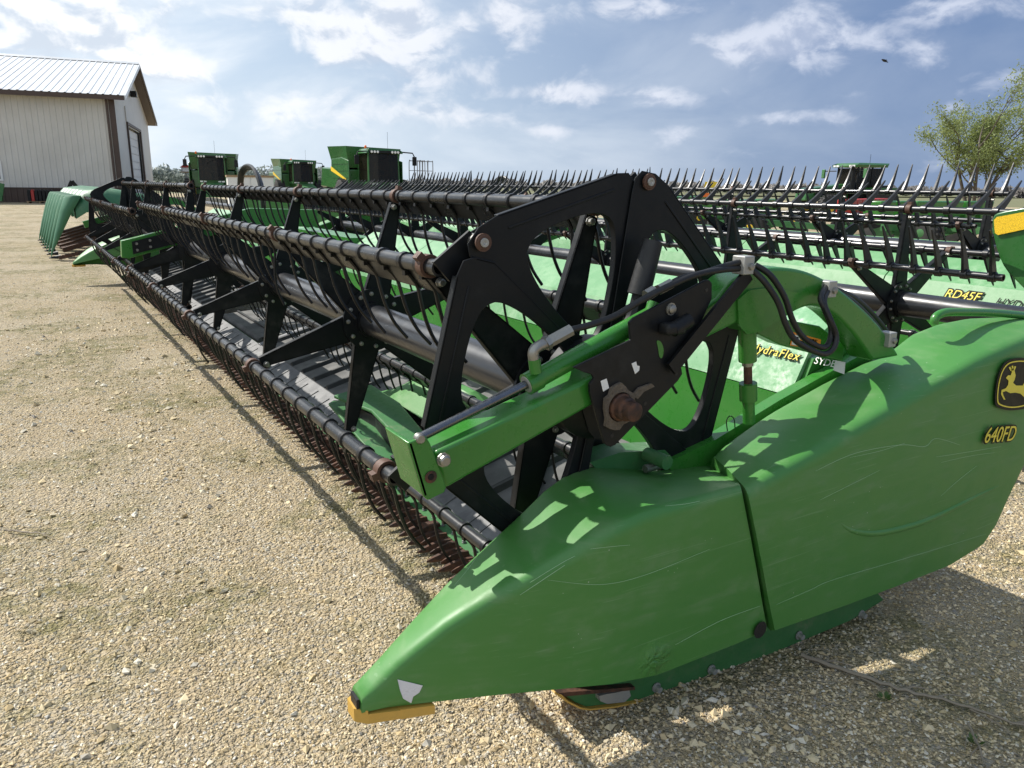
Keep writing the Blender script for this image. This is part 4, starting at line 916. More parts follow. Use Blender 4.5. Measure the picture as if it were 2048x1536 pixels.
# ------------------------------------------------------------------ corn head beyond the far end
ch = thing('corn_head', (2, 22, 0), 'green corn head with a fan of long pointed snouts', 'corn head')
A0, A1 = at(103, 513, Z=.08)[:2], at(79, 478, Z=.08)[:2]; U = (A1-A0)/np.linalg.norm(A1-A0); B = np.array([U[1], -U[0]])
NS = 7
for i in range(NS):
    tip = np.array([*(A0+(A1-A0)*i/(NS-1)), .10]); bk = np.array([B[0], B[1], 0.0]); ua = np.array([U[0], U[1], 0])
    L = []; big = i in (0, NS-1)
    for t_, w, z in ((0, .02, .02), (.08, .06, .16), (.35, .17, .52), (.7, .29, .98), (.95, .36, 1.26), (1.0, .35, 1.31)):
        s_ = 1.08 if i == 0 else .95; c = tip+bk*(t_*.62)+np.array([0, 0, z-.04])
        L.append([c+ua*w*s_*math.cos(a)-bk*w*.62*math.sin(a) for a in np.linspace(-.3, math.pi+.3, 11)])
    hL = []
    for t_, w, z in ((.55, .30, .95), (.75, .37, 1.10), (1.2, .37, 1.16), (2.2, .33, 1.02), (2.5, .22, .90)):
        c = tip+bk*t_+np.array([0, 0, z-.1]); hL += [c+ua*w*math.cos(a)+np.array([0, 0, w*1.05*math.sin(a)]) for a in np.linspace(-.2, math.pi+.2, 11)]
    MB().add(hL, [(11*i_+j, 11*i_+j+1, 11*i_+j+12, 11*i_+j+11) for i_ in range(4) for j in range(10)]+[tuple(range(10, -1, -1)), tuple(range(44, 55))]).build('hood', 'green_corn', ch, 40)
    vs = [p for l in L for p in l]; fs = [(11*i_+j, 11*i_+j+1, 11*i_+j+12, 11*i_+j+11) for i_ in range(5) for j in range(10)]+[tuple(range(55, 66))]
    MB().add(vs, fs).build('snout', 'green_corn', ch, 40)
    MB().tube([tip-bk*.05+(0, 0, -.05), tip+bk*.18+(0, 0, -.03)], [.012, .05], 8).build('snout_point', 'rubber', ch)
    if i < NS-1:
        m = MB(); mid = tip+(np.array([*(A1-A0), 0])/(NS-1))*.5
        for s_ in (-.12, .12): m.beam(mid+ua*s_+bk*.25+(0, 0, .08), mid+ua*s_+bk*2.1+(0, 0, .62), .14, .10)
        m.build('row_unit', 'rust', ch)
bk = np.array([B[0], B[1], 0.0]); a = np.array([*A0, 0])-np.array([U[0], U[1], 0])*.35+bk*1.6; b = np.array([*A1, 0])+np.array([U[0], U[1], 0])*.35+bk*1.6
MB().prism([a+(0, 0, .35), a+(0, 0, .95), a+bk*.9+(0, 0, .85), a+bk*.9+(0, 0, .3)], b-a).build('auger_trough', 'green_corn', ch)
e = np.array([*A0, 0])-np.array([U[0], U[1], 0])*.32; MB().prism([e+bk*.9+(0, 0, .10), e+bk*1.0+(0, 0, .25), e+bk*2.6+(0, 0, .45), e+bk*2.6+(0, 0, .12)], -np.array([U[0], U[1], 0])*.12).build('end_panel', 'green_corn', ch)
m = MB()
for i in range(26): 
    c = e+bk*(.15+.062*i)+np.array([.0, 0, .08+.014*i])-np.array([U[0], U[1], 0])*.02; m.box(c-(.03, .04, .04), c+(.03, .04, .04))
m.build('gathering_chain', 'rust', ch)

# ------------------------------------------------------------------ machine shed
P1 = gpt(243, 60.0); P0 = gpt(0, 57.0); ud = (P1-P0); ud /= np.linalg.norm(ud); gd = gpt(305, 86.0)-P1
GW, LW, EV, RG = float(np.linalg.norm(gd)), 40.0, 7.85, 11.75; gd /= GW
sh = thing('machine_shed', P1, 'cream metal shed with white ribbed roof and brown trim', 'building')
def SP(l, g_, z): return P1-ud*l+gd*g_+np.array([0, 0, z])
def shed_box(l0, l1, g0, g1, z0, z1): return [SP(l0, g0, z0), SP(l1, g0, z0), SP(l1, g1, z0), SP(l0, g1, z0)], (0, 0, z1-z0)
rib = .305
def ribbed(name, l0, l1, g0, z0, z1, mat, parent, outn=-.03, step=.40):
    # long wall sheet with raised ribs: zigzag profile extruded up
    prof = []; l = l0
    while l < l1-.001:
        prof += [(l, 0), (l+step*.70, 0), (l+step*.76, outn), (l+step*.94, outn)]; l += step
    prof.append((l1, 0)); n = len(prof)
    vs = [SP(p[0], g0+p[1], z0) for p in prof]+[SP(p[0], g0+p[1], z1) for p in prof]
    return MB().add(vs, [(i+1, i, i+n, i+n+1) for i in range(n-1)]).build(name, mat, parent, 0)
wl_ = MB().prism(*shed_box(0.35, LW, 0.08, GW-.05, 0, EV)).build('wall_core', 'siding', sh, 0)
ribbed('wall_sheet', 0, LW, 0, 1.05, EV, 'siding', sh); ribbed('wainscot', 0, LW, -.03, 0, 1.05, 'brown_metal', sh, -.03)
MB().prism(*shed_box(-.01, LW, -.10, -.05, 1.02, 1.10)).build('wainscot_cap', 'brown_metal', sh, 0)
# gable wall with door opening
for g0, g1, z0, z1 in ((0, 7.2, 0, EV), (18.0, GW, 0, EV), (7.2, 18.0, 6.2, EV)): MB().prism([SP(-.02, g0, z0), SP(-.02, g1, z0), SP(-.02, g1, z1), SP(-.02, g0, z1)], -ud*-.06).build('gable_wall', 'siding', sh, 0)
MB().prism([SP(-.02, 0, EV), SP(-.02, GW, EV), SP(-.02, GW/2, RG)], ud*.06).build('gable_wall', 'siding', sh, 0)
m = 9
for i in range(m):
    z = i*6.1/m; MB().prism([SP(.18, 7.3, z+.02), SP(.18, 17.9, z+.02), SP(.18, 17.9, z+6.1/m-.02), SP(.18, 7.3, z+6.1/m-.02)], ud*.05).build('door_panel', 'white_paint', sh, 0)
for g0, g1, z0, z1 in ((6.9, 7.25, 0, 6.3), (17.95, 18.5, 0, 6.3), (6.9, 18.5, 6.3, 6.5)): MB().prism([SP(-.06, g0, z0), SP(-.06, g1, z0), SP(-.06, g1, z1), SP(-.06, g0, z1)], ud*.16).build('door_trim', 'brown_metal', sh, 0)
MB().prism([SP(-.06, 6.7, 6.55), SP(-.06, 18.6, 6.55), SP(-.06, 18.6, 7.75), SP(-.06, 6.7, 7.75)], ud*.10).build('door_hood', 'siding', sh, 0)
MB().prism(*shed_box(-.10, .30, -.10, -.04, 0, EV)).build('corner_trim', 'brown_metal', sh, 0)
MB().prism(*shed_box(.36, .52, -.22, -.08, 0, EV-.1)).build('downspout', 'brown_metal', sh, 0)
def roofside(g0, z0, g1, z1):
    prof = []; l = -.9
    while l < LW: prof += [(l, 0), (l+.33, 0), (l+.37, .045), (l+.46, .045)]; l += .50
    n = len(prof); vs = [SP(p[0], g0, z0+p[1]) for p in prof]+[SP(p[0], g1, z1+p[1]) for p in prof]
    return MB().add(vs, [(i+1, i, i+n, i+n+1) for i in range(n-1)]).build('roof_sheet', 'roof_metal', sh, 0)
sl_ = (RG-EV)/(GW/2); roofside(-.9, EV-.9*sl_+.3, GW/2, RG+.3); roofside(GW/2, RG+.3, GW+.9, EV-.9*sl_+.3)
for g0, z0, g1, z1 in ((-.9, EV-.9*sl_, GW/2, RG), (GW/2, RG, GW+.9, EV-.9*sl_)):
    MB().prism([SP(-.88, g0, z0+.0), SP(-.88, g1, z1+.0), SP(-.88, g1, z1+.30), SP(-.88, g0, z0+.30)], ud*.12).build('rake_trim', 'roof_metal' if g0 < 0 else 'brown_metal', sh, 0)
    MB().prism([SP(-.85, g0, z0), SP(-.85, g1, z1), SP(LW, g1, z1), SP(LW, g0, z0)], (0, 0, .10)).build('soffit', 'brown_metal', sh, 0)
MB().prism([SP(-.9, -1.02, EV-.9*sl_-.05), SP(LW, -1.02, EV-.9*sl_-.05), SP(LW, -1.02, EV-.9*sl_+.28), SP(-.9, -1.02, EV-.9*sl_+.28)], gd*.11).build('gutter', 'brown_metal', sh, 0)
MB().prism([SP(-.92, GW/2-.3, RG+.28), SP(-.92, GW/2, RG+.48), SP(-.92, GW/2+.3, RG+.28)], -ud*(LW+.9)).build('ridge_cap', 'roof_metal', sh, 0)
MB().prism([SP(-.15, 12.0, 9.0), SP(-.15, 12.7, 9.0), SP(-.15, 12.7, 9.5), SP(-.15, 12.0, 9.5)], ud*.5).build('wall_lamp', 'black_paint', sh)
wn_ = SP(7.9, -.07, 0)
wf = MB().prism([SP(7.85, -.10, 1.55), SP(10.5, -.10, 1.55), SP(10.5, -.10, 3.0), SP(7.85, -.10, 3.0)], gd*.08).build('window', 'white_paint', sh, 0)
MB().prism([SP(8.02, -.115, 1.70), SP(10.3, -.115, 1.70), SP(10.3, -.115, 2.85), SP(8.02, -.115, 2.85)], gd*.012).build('pane', 'window_glass', wf, 0)

# parts stacked on pallets along the shed wall
def pallet_load(l, g_, kind, label):
    base = SP(l, g_, 0); t_ = thing('loaded_pallet', base, label, 'pallet', 'pallets along the shed wall')
    for i in range(5): MB().prism([SP(l-.9, g_-.5+i*.22, .12), SP(l+.9, g_-.5+i*.22, .12), SP(l+.9, g_-.36+i*.22, .12), SP(l-.9, g_-.36+i*.22, .12)], (0, 0, .025)).build('deck_board', 'wood', t_, 0)
    for i in (-.85, 0, .75): MB().prism([SP(l+i, g_-.5, 0), SP(l+i+.1, g_-.5, 0), SP(l+i+.1, g_+.55, 0), SP(l+i, g_+.55, 0)], (0, 0, .118)).build('runner', 'wood', t_, 0)
    if kind == 0:
        for i in range(7):
            x = l-.8+i*.235; q = MB().prism([SP(x, g_-.35, .15), SP(x+.2, g_-.35, .15), SP(x+.2, g_-.35, .85), SP(x+.13, g_-.35, .98), SP(x, g_-.35, .92)], gd*.6).build('weight', 'red_paint' if i == 5 else 'black_paint', t_); bevel(q, .02)
    else:
        MB().beam(SP(l-.8, g_, .2), SP(l+.1, g_, 1.6), .25, .25).beam(SP(l+.8, g_, .2), SP(l+.1, g_, 1.6), .25, .25).beam(SP(l-.7, g_, .3), SP(l+.8, g_, .35), .3, .3).build('attachment_frame', 'black_paint', t_)
pallet_load(5.2, -2.0, 0, 'dark tractor weights lined up on a pallet by the shed')
pallet_load(3.0, -2.0, 1, 'black steel frame on a pallet near the shed corner')
gi = thing('implement_frame', SP(8.2, -2.2, 0), 'small green implement by the shed wall at the picture edge', 'implement')
MB().beam(SP(7.6, -2.2, .3), SP(9.4, -2.2, .5), .5, .35).beam(SP(7.9, -2.2, .2), SP(7.6, -2.2, 1.4), .2, .5).beam(SP(8.6, -2.4, 0), SP(8.6, -2.4, 1.1), .3, .3).build('frame', 'green_dull', gi)

# ------------------------------------------------------------------ combines, tractor
def wheel(root, M, x, y, r, w, rim='yellow_paint'):
    tr = MB(M); tr.lathe((x-w/2, y, r), (1, 0, 0), [(0, r*.55), (.02, r*.86), (.08, r*.97), (w-.08, r*.97), (w-.02, r*.86), (w, r*.55)], 32)
    for i in range(22):
        a_ = i*2*math.pi/22
        for s_ in (0, 1):
            p = np.array([x-w/2+.04 if s_ == 0 else x+.01, y, r]); dx_ = w/2-.05; a2 = a_+(.0 if s_ == 0 else .14)
            c1_ = np.array([0, math.cos(a2), math.sin(a2)])*r*.985
            tr.beam(p+c1_, p+c1_+np.array([dx_, 0, 0]), .06, .05, tuple(c1_))
    wo_ = tr.build('wheel', 'tyre', root, 30); MB(M).lathe((x-w/2-.01, y, r), (1, 0, 0), [(0, r*.2), (.03, r*.35), (.06, r*.56), (w-.04, r*.56), (w+.02, r*.2)], 28).build('rim', rim, wo_)
def placed(pos, yaw): return Matrix.Translation(Vector(tuple(map(float, pos)))) @ Matrix.Rotation(yaw, 4, 'Z')
def combine(pos, turn, label, stripe=True, rails=False, folded=True):
    """front looks along local -Y"""
    yaw = math.atan2(pos[1], pos[0])-math.pi/2+turn; M = placed(pos, yaw); t_ = thing('combine', pos, label, 'combine', 'parked combines')
    B_ = lambda: MB(M)
    bd = B_().prism([(-1.55, .2, 1.25), (-1.6, .2, 2.5), (-1.6, 5.6, 2.7), (-1.55, 6.2, 1.5)], (3.15, 0, 0)).build('body', 'green_machine', t_, 20); bevel(bd, .08, 3)
    for s_ in (-1, 1):
        pn = B_().prism([(s_*1.62, -.1, 1.5), (s_*1.62, -.1, 3.0), (s_*1.62, 1.2, 3.2), (s_*1.62, 3.2, 3.15), (s_*1.62, 3.4, 1.45)], (s_*.07, 0, 0)).build('side_panel', 'green_machine', t_); bevel(pn, .03)
        if stripe: B_().prism([(s_*1.70, .35, 1.85), (s_*1.70, 3.3, 2.45), (s_*1.70, 3.3, 2.72), (s_*1.70, .35, 1.95)], (s_*.01, 0, 0)).build('yellow_stripe', 'yellow_paint', pn, 0)
    tk = B_(); top = [(-1.65, .35, 3.85), (1.65, .35, 3.85), (1.75, 3.6, 3.9), (-1.75, 3.6, 3.9)]; bt = [(-1.55, .3, 2.6), (1.55, .3, 2.6), (1.5, 3.4, 2.6), (-1.5, 3.4, 2.6)]
    if folded: top = [(-1.70, .22, 3.82), (1.70, .22, 3.74), (1.75, 3.6, 3.85), (-1.78, 3.6, 3.90)]
    inn_ = [(p[0]*.95, p[1]+(.08 if p[1] < 1 else -.08), p[2]) for p in top]
    vs = bt+top+inn_+[(p[0]*.9, p[1], 2.75) for p in bt]
    tk.add(vs, [(0, 1, 5, 4), (1, 2, 6, 5), (2, 3, 7, 6), (3, 0, 4, 7), (4, 5, 9, 8), (5, 6, 10, 9), (6, 7, 11, 10), (7, 4, 8, 11), (8, 9, 13, 12), (9, 10, 14, 13), (10, 11, 15, 14), (11, 8, 12, 15), (12, 13, 14, 15), (3, 2, 1, 0)]).build('grain_tank', 'green_machine', t_, 0)
    cb_ = B_()
    for x, y in ((-.92, -1.35), (.92, -1.35), (-.98, .18), (.98, .18)): cb_.beam((x, y, 1.75), (x*.97, y+.05, 3.42), .09, .10, (0, 1, 0))
    cb_.box((-.98, -1.3, 1.62), (.98, .2, 1.80)); cb_.box((-.95, .14, 1.8), (.95, .2, 3.4)); cbo = cb_.build('cab', 'green_dull', t_, 20)
    gl = []
    for j in range(7):
        q = -1+2*j/6; gl.append((q*.90, -1.42-.16*(1-q*q), 1.80)); 
    n = 7; vs = gl+[(p[0]*.97, p[1]+.06, 3.36) for p in gl]+[(p[0]*.97, p[1]+.09, 3.36) for p in gl]+[(p[0], p[1]+.03, 1.80) for p in gl]
    B_().add(vs, [(i, i+1, n+i+1, n+i) for i in range(6)]+[(2*n+i, 2*n+i+1, 3*n+i+1, 3*n+i)[::-1] for i in range(6)]).build('windshield', 'cab_glass', cbo, 40)
    for s_ in (-1, 1): B_().prism([(s_*.97, -1.28, 1.82), (s_*.97, .12, 1.82), (s_*.95, .12, 3.36), (s_*.95, -1.25, 3.36)], (s_*.015, 0, 0)).build('side_window', 'cab_glass', cbo, 0)
    rf = B_().prism([(-1.10, -1.62, 3.40), (-1.05, -1.66, 3.52), (-.9, -1.5, 3.66), (.9, -1.5, 3.66), (1.05, -1.66, 3.52), (1.10, -1.62, 3.40)], (0, 2.0, 0)).build('cab_roof', 'green_machine', t_, 30)
    for x in (-.8, -.62, -.44, .44, .62, .8): B_().lathe((x, -1.63, 3.47), (0, -1, 0), [(0, .075), (.04, .07), (.045, .05)], 12).build('roof_light', 'light_lens', rf)
    B_().box((-.95, -1.66, 3.40), (.95, -1.60, 3.54)).build('light_bar', 'black_paint', rf)
    for s_ in (-1, 1):
        B_().tube([(s_*1.0, -1.5, 3.5), (s_*1.65, -1.75, 3.45), (s_*1.75, -1.78, 3.25)], .035, 8).build('mirror_arm', 'black_paint', t_)
        mi = B_().box((s_*1.75-.13, -1.84, 2.75), (s_*1.75+.13, -1.74, 3.25)).build('mirror', 'black_paint', t_); bevel(mi, .03)
        B_().beam((s_*1.15, -.6, 1.7), (s_*1.15, -.6, 1.72), .5, 1.2).build('platform', 'green_dull', t_)
    B_().prism([(-.75, -3.0, .6), (-.75, -3.0, 1.3), (-.75, .3, 2.0), (-.75, .3, 1.2)], (1.5, 0, 0)).build('feeder_house', 'green_dull', t_, 0)
    B_().box((-.3, -.6, 1.8), (.3, -.1, 2.75)).build('seat', 'wood', cbo); B_().box((-.9, .08, 1.8), (.9, .13, 3.3)).build('rear_wall', 'wood', cbo)
    B_().lathe((0, -.95, 2.35), (0, -.5, .8), [(0, .2), (.03, .2)], 14).tube([(0, -1.0, 1.8), (0, -.95, 2.35)], .05, 8).build('steering_column', 'rubber', cbo)
    for x in (-.75, -.5, .5, .75): B_().box((x-.1, -1.40, 1.66), (x+.1, -1.31, 1.76)).build('headlight', 'light_lens', cbo)
    for z in (2.0, 2.4, 2.8): B_().box((-1.70, -.05, z), (-1.694, 3.2, z+.015)).build('panel_seam', 'black_paint', bd, 0)
    B_().lathe((-1.0, -1.2, 3.66), (0, 0, 1), [(0, .07), (.14, .06), (.17, .03)], 10).build('beacon', 'orange_paint', rf)
    B_().tube([(.3, -1.3, 3.65), (.3, -1.3, 4.6)], .008, 5).build('aerial', 'black_paint', t_)
    B_().beam((-.3, -1.56, 3.0), (.35, -1.57, 3.3), .03, .03).build('wiper', 'black_paint', t_)
    for s_ in (-1, 1): wheel(t_, M, s_*1.75, .6, .98, .75); wheel(t_, M, s_*1.5, 5.0, .72, .5)
    B_().box((-1.35, .55, .8), (1.35, .75, 1.1)).build('axle', 'green_dull', t_)
    if rails:
        r_ = B_()
        for x0, y0_ in ((1.9, -.6), (2.6, -.2)):
            for z0, z1 in ((2.0, 3.05),):
                for i in range(3): r_.tube(spline([(x0+i*.35, y0_, z0-.9), (x0+i*.35, y0_, z1-.1), (x0+i*.35+.1, y0_, z1), (x0+i*.35+.25, y0_, z1), (x0+i*.35+.32, y0_, z1-.1), (x0+i*.35+.32, y0_, z0-.9)], 3), .025, 6)
                r_.tube([(x0, y0_, 2.0), (x0+1.0, y0_, 2.0)], .02, 6).tube([(x0, y0_, 2.5), (x0+1.0, y0_, 2.5)], .02, 6)
        r_.build('ladder_rails', 'grey_steel', t_)
    return t_
combine(gpt(428, 58), R(-4), 'smallest dark green combine beside the shed, seen head on', False)
combine(gpt(600, 72), R(14), 'green combine between the hose loop and the largest combine')
combine(gpt(752, 46), R(20), 'largest green combine with yellow stripe and ladder rails', True, True)

# white tote beside the first combine
tw = gpt(500, 50); M = placed(tw, R(-10)); tt = thing('crate', tw, 'white weathered crate between the left combine and the hose loop', 'crate')
for i in range(4): MB(M).box((-1.4+i*.7, -1, 0.1), (-.75+i*.7, -.96, 2.05)).build('panel', 'white_paint', tt, 0)
MB(M).box((-1.4, -.95, .1), (1.4, 1, 2.0)).build('body', 'white_paint', tt, 0)
for z in (.1, 2.0): MB(M).box((-1.45, -1.05, z), (1.45, 1.05, z+.12)).build('frame_rail', 'wood', tt, 0)

def tractor(pos, turn, label):
    yaw = math.atan2(pos[1], pos[0])-math.pi/2+turn; M = placed(pos, yaw); t_ = thing('tractor', pos, label, 'tractor'); B_ = lambda: MB(M)
    hd = B_().prism([(-.45, -3.6, 1.1), (-.48, -3.5, 1.75), (-.55, -.6, 2.05), (-.55, -.6, 1.1)], (.95, 0, 0)).build('hood', 'green_machine', t_, 20); bevel(hd, .06, 3)
    for s_ in (-1, 1): B_().prism([(s_*.5, -3.0, 1.35), (s_*.55, -.8, 1.5), (s_*.55, -.8, 1.85), (s_*.5, -3.0, 1.6)], (s_*.05, 0, 0)).build('hood_grille', 'black_paint', hd)
    cb_ = B_()
    for x, y in ((-.8, -.5), (.8, -.5), (-.85, .45), (.85, .45), (-.8, 1.15), (.8, 1.15)): cb_.beam((x, y, 1.5), (x*.96, y+.03, 2.95), .07, .07, (0, 1, 0))
    cb_.box((-.85, -.5, 1.3), (.85, 1.2, 1.6)); cbo = cb_.build('cab', 'black_paint', t_, 0)
    for s_ in (-1, 1):
        B_().box((s_*.81-.008, -.44, 1.62), (s_*.81+.008, .40, 2.9)).build('side_window', 'cab_glass', cbo, 0); B_().box((s_*.83-.008, .50, 1.62), (s_*.83+.008, 1.1, 2.9)).build('side_window', 'cab_glass', cbo, 0)
    B_().box((-.76, -.52, 1.62), (.76, -.50, 2.9)).build('windshield', 'cab_glass', cbo, 0); B_().box((-.76, 1.17, 1.62), (.76, 1.19, 2.9)).build('rear_window', 'cab_glass', cbo, 0)
    B_().box((-.3, .3, 1.6), (.3, .85, 2.5)).build('seat', 'rubber', cbo)
    rf = B_().prism([(-.98, -.72, 2.95), (-1.0, -.75, 3.08), (-.85, -.5, 3.18), (.85, -.5, 3.18), (1.0, -.75, 3.08), (.98, -.72, 2.95)], (0, 2.1, 0)).build('cab_roof', 'green_machine', t_, 25)
    for x in (-.75, -.5, .5, .75): B_().box((x-.09, -.80, 2.97), (x+.09, -.73, 3.06)).build('roof_light', 'light_lens', rf)
    B_().tube(spline([(.75, -.75, 1.5), (.75, -.75, 2.6), (.75, -.80, 2.85), (.78, -.98, 2.98)], 5), .10, 12).build('exhaust', 'black_paint', t_)
    B_().tube([(.75, -.75, 1.5), (.75, -.75, 2.2)], .17, 14).build('muffler', 'black_paint', t_)
    for s_ in (-1, 1):
        B_().tube([(s_*.85, -.55, 2.75), (s_*1.65, -.75, 2.75)], .03, 8).build('mirror_arm', 'black_paint', t_); mi = B_().box((s_*1.65-.12, -.80, 2.35), (s_*1.65+.12, -.70, 2.85)).build('mirror', 'green_dull', t_); bevel(mi, .03)
        wheel(t_, M, s_*1.25, 1.0, .98, .6); wheel(t_, M, s_*1.0, -2.4, .72, .5)
        B_().box((s_*1.25-.35, .0, 1.75), (s_*1.25+.35, 1.9, 1.85)).build('fender', 'green_machine', t_)
    B_().tube([(0, 1.0, 3.15), (0, 1.0, 3.7)], .01, 5).build('aerial', 'black_paint', t_); B_().box((-.55, -.4, .6), (.55, 1.6, 1.35)).build('chassis', 'black_paint', t_)
    return t_
tractor(gpt(1705, 44), R(-48), 'green cab tractor with exhaust stack, seen over the far reel')

# planters and tools standing beyond the reels on the right
def drill(px, d, turn, label, n=6, hopper='green_paint', wheels='yellow_paint', h_=1.0):
    pos = gpt(px, d); yaw = math.atan2(pos[1], pos[0])-math.pi/2+turn; M = placed(pos, yaw); t_ = thing('planter', pos, label, 'planter', 'planters parked beyond the reels'); B_ = lambda: MB(M)
    B_().box((-n*.45, -.1, .55), (n*.45, .1, .75)).build('toolbar', 'green_dull', t_)
    for i in range(n):
        x = (i-(n-1)/2)*.9
        hp = B_().prism([(x-.3, .25, h_-.25), (x-.38, .2, h_+.35), (x+.38, .2, h_+.35), (x+.3, .25, h_-.25)], (0, .6, 0)).build('hopper', hopper, t_); bevel(hp, .04)
        B_().beam((x, 0, .6), (x, .9, .3), .12, .3).build('row_unit', 'green_dull', t_)
        B_().lathe((x-.08, .75, .3), (1, 0, 0), [(0, .12), (.02, .3), (.14, .3), (.16, .12)], 18).build('gauge_wheel', 'tyre', t_)
    for s_ in (-1, 1): wheel(t_, M, s_*n*.3, -.6, .5, .35, wheels)
    B_().beam((0, -.1, .6), (0, -3.0, .5), .15, .2).build('drawbar', 'green_dull', t_)
drill(1520, 26, R(70), 'green planter with yellow wheels left of the tractor', 7)
drill(1900, 24, R(60), 'green planter nearest the right picture edge', 7, wheels='green_dull', h_=1.05)
drill(1760, 33, R(80), 'red seed hoppers in a row in front of the tractor', 9, 'red_paint', 'green_dull')
drill(1400, 34, R(75), 'green planter partly hidden by the reel end plate', 6)
# yellow and orange marker panel
p = gpt(1421, 27); sg = thing('marker_sign', p, 'small yellow and orange marker panel on a post above the reel fingers', 'sign'); M = placed(p, math.atan2(p[1], p[0])-math.pi/2)
MB(M).box((-.03, .01, 0), (.03, .06, 1.95)).build('post', 'grey_steel', sg); MB(M).prism([(-.24, 0, 1.62), (.32, 0, 1.62), (.22, 0, 1.92), (-.20, 0, 1.92)], (0, -.02, 0)).build('yellow_panel', 'yellow_paint', sg, 0); MB(M).box((-.26, -.02, 1.40), (.12, 0, 1.54)).build('orange_panel', 'orange_paint', sg, 0)
# light pole / little house on a pole by the shed
p = gpt(373, 70); bp_ = thing('pole_house', p, 'little red and white box house on a thin pole left of the combines', 'bird house'); M = placed(p, 0)
MB(M).tube([(0, 0, 0), (0, 0, 2.6)], .05, 8).build('pole', 'grey_steel', bp_); MB(M).box((-.45, -.35, 2.45), (.45, .35, 2.55)).build('tray', 'wood', bp_); MB(M).box((-.3, -.3, 2.55), (.3, .3, 2.9)).build('box', 'white_paint', bp_); MB(M).prism([(-.42, -.4, 2.9), (.42, -.4, 2.9), (0, -.4, 3.25)], (0, .8, 0)).build('roof', 'red_paint', bp_, 0)

# ------------------------------------------------------------------ trees
def leaf_mesh(name, P, s, mat, seed, droop=.0):
    rg = np.random.default_rng(seed); n = len(P); a = rg.normal(size=(n, 3)); a /= np.linalg.norm(a, axis=1)[:, None]; b = rg.normal(size=(n, 3)); b[:, 2] -= droop
    b -= a*(a*b).sum(1)[:, None]; b /= np.linalg.norm(b, axis=1)[:, None]; c = np.cross(a, b); sz = s*(.6+.8*rg.random(n))[:, None]
    V = np.stack([P-b*sz, P+c*sz*.38, P+b*sz, P-c*sz*.38], 1).reshape(-1, 3); me = bpy.data.meshes.new(name); me.from_pydata([], [], [])
    me.vertices.add(4*n); me.vertices.foreach_set('co', V.reshape(-1)); me.loops.add(4*n); me.loops.foreach_set('vertex_index', np.arange(4*n)); me.polygons.add(n); me.polygons.foreach_set('loop_start', np.arange(n)*4); me.polygons.foreach_set('loop_total', np.full(n, 4)); me.update()
    me.materials.append(MATS[mat]); return me
def tree(pos, H, label, seed, spread=.5, stems=5, leaves=14000, ls=.10):
    rg = np.random.default_rng(seed); t_ = thing('tree', pos, label, 'tree'); tr = MB(); tips = []; pos = np.array(pos, float)
    def grow(p, d, ln, r, lev):
        n = 5; path = [p]; q = p.copy(); dd = d.copy()
        for i in range(n):
            dd = dd+rg.normal(size=3)*.10+np.array([.02, -.01, .05]); dd /= np.linalg.norm(dd); q = q+dd*ln/n; path.append(q.copy())
        tr.tube(path, [r*(1-.6*i/n) for i in range(n+1)], 6 if lev > 1 else 9, False)
        if lev >= 2: tips.extend([(path[j], lev) for j in range(2, n+1)])
        if lev < 4:
            for _ in range(4 if lev < 3 else 3):
                i = rg.integers(2, n+1); nd = dd+rg.normal(size=3)*(.55+.1*lev); nd[2] = abs(nd[2])*.6+.15; nd /= np.linalg.norm(nd); grow(path[i], nd, ln*(.48+.2*rg.random()), r*.42, lev+1)
    for i in range(stems):
        a_ = i*2*math.pi/stems+rg.random(); d = np.array([math.cos(a_)*spread, math.sin(a_)*spread, 1.0]); d /= np.linalg.norm(d)
        grow(pos+np.array([math.cos(a_), math.sin(a_), 0])*.25, d, H*.55, H*.016, 1)
    tr.build('trunk', 'bark', t_, 60)
    T = np.array([t[0] for t in tips]); w = np.array([1.0 if t[1] > 2 else .4 for t in tips]); idx = rg.choice(len(T), leaves, p=w/w.sum()); P = T[idx]+rg.normal(size=(leaves, 3))*np.array([.30, .30, .26])*(H/11)
    o = bpy.data.objects.new('crown', leaf_mesh('crown', P, ls, 'leaves', seed+1, .4)); COL.objects.link(o); hang(o, t_)
tree(gpt(1955, 58), 9.6, 'tall loose-crowned tree with several stems at the right edge', 12, .44, 6, 21000, .10)
tree(gpt(2150, 62), 10.0, 'second many-stemmed tree half outside the picture', 21, .35, 5, 13000, .10)
# far woods: one mass
def woods(name, a0, a1, d0, d1, n, hh, mat, label, seed, s=.8):
    rg = np.random.default_rng(seed); P = []
    for i in range(n):
        px_ = a0+(a1-a0)*rg.random(); d = d0+(d1-d0)*rg.random(); c = gpt(px_, d); h_ = hh*(.6+.6*rg.random()); k = 130
        u = rg.normal(size=(k, 3)); u /= np.linalg.norm(u, axis=1)[:, None]; u *= (rg.random(k)**.4)[:, None]
        P.append(c+u*np.array([h_*.42, h_*.42, h_*.42])+np.array([0, 0, h_*.55]))
    o = bpy.data.objects.new(name, leaf_mesh(name, np.concatenate(P), s, mat, seed)); COL.objects.link(o); tag(o, label, None, kind='stuff')
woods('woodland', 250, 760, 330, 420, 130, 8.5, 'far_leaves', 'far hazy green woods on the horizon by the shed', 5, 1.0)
woods('woodland', 640, 2300, 230, 330, 330, 3.4, 'bare_twigs', 'far line of grey leafless trees behind the machines', 9, .8)

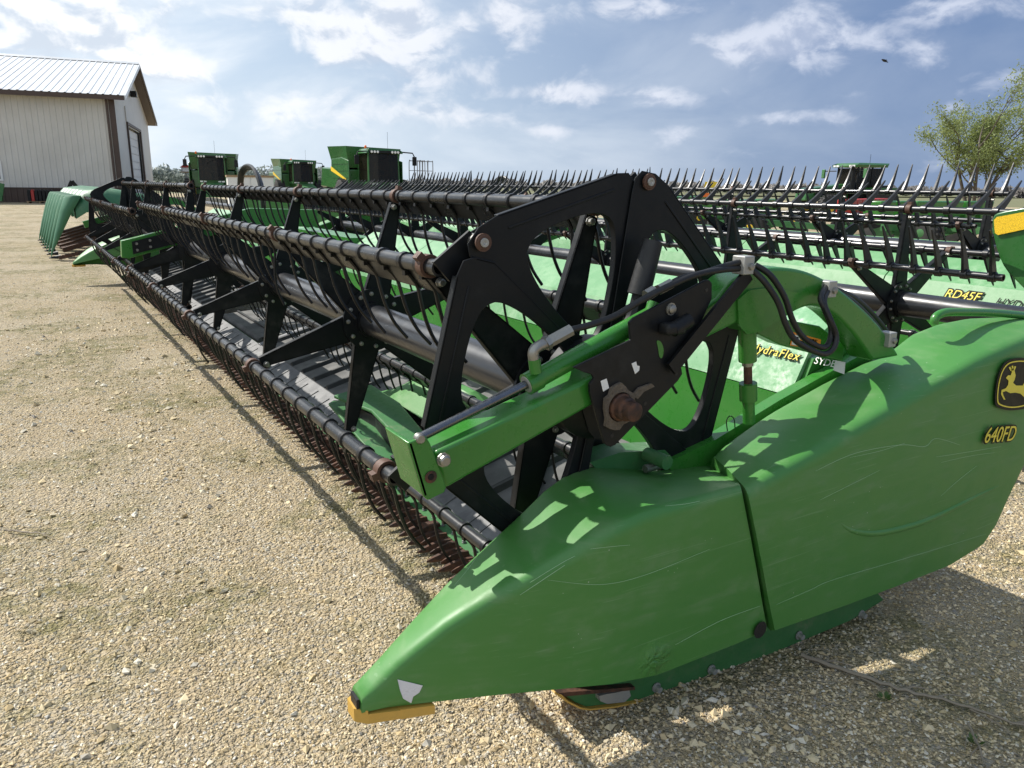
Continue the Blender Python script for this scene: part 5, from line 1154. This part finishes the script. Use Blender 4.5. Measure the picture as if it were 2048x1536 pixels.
# ------------------------------------------------------------------ small things
bpos = at(1768, 121, Y=14.0); bd = MB()
cam_r = np.array([CM[0][0], CM[1][0], CM[2][0]]); 
def BP(a, b, c=0): return bpos+cam_r*a+np.array([0, 0, b])+np.array([-cam_r[1], cam_r[0], 0])*c
bd.tube([BP(-.075, .022), BP(-.062, .025), BP(-.04, .02), BP(.0, .0), BP(.05, -.02), BP(.085, -.035), BP(.115, -.045)], [.004, .014, .022, .034, .024, .013, .012], 10)
bo = bd.build('bird', 'rubber', None, 60); tag(bo, 'small dark bird in flight against the sky', 'bird')
for s_ in (-1, 1): MB().prism([BP(-.02, .01, s_*.02), BP(.02, .0, s_*.02), BP(.075, -.01, s_*.05), BP(.03, .012, s_*.07)], (0, 0, .004)).build('wing', 'rubber', bo)
def twig(path, r, label, name='twig'):
    P = [at(*p, Z=.012) for p in path]; P = spline(P, 4); m = MB(); n = len(P); m.tube([q+np.array([0, 0, random.uniform(0, .01)]) for q in P], [r*(1-.65*i/n) for i in range(n)], 6)
    for i in range(2, n-2, 4):
        d = P[i+1]-P[i]; d = d/np.linalg.norm(d); sd = np.array([-d[1], d[0], 0])*random.choice((-1, 1)); m.tube([P[i], P[i]+d*.05+sd*.03+(0, 0, .01), P[i]+d*.11+sd*.05+(0, 0, .004)], [r*.5, r*.35, r*.15], 5)
    tag(m.build(name, 'twig', None, 60), label, 'twig', 'twigs on the gravel')
twig([(1602, 1312), (1680, 1340), (1760, 1368), (1830, 1388), (1900, 1405), (1980, 1432), (2060, 1458)], .009, 'long grey twig lying in the shade of the end shield')
twig([(1935, 1450), (1950, 1480), (1962, 1510), (1975, 1545)], .005, 'short twig in the bottom right corner')
twig([(12, 1062), (45, 1064), (70, 1068), (98, 1070)], .005, 'short twig on the gravel at the left edge')
twig([(325, 672), (345, 684), (362, 690)], .006, 'thin twig beside the reel shadow')
def weed(px_, py_, label, seed):
    c = at(px_, py_, Z=0); rg = np.random.default_rng(seed); m = MB()
    for i in range(16):
        a_ = rg.random()*6.28; l = .010+.014*rg.random(); d = np.array([math.cos(a_), math.sin(a_), .5+.6*rg.random()]); s_ = np.array([-math.sin(a_), math.cos(a_), 0])*.006; b_ = c+d*.008
        m.add([b_, b_+d*l*.5+s_, b_+d*l, b_+d*l*.5-s_], [(0, 1, 2, 3)])
    tag(m.build('weed', 'weed', None, 0), label, 'weed', 'weeds in the gravel')
weed(1768, 1402, 'tiny green weed beside the long twig', 1); weed(1950, 1490, 'tiny green weed near the bottom right corner', 2)
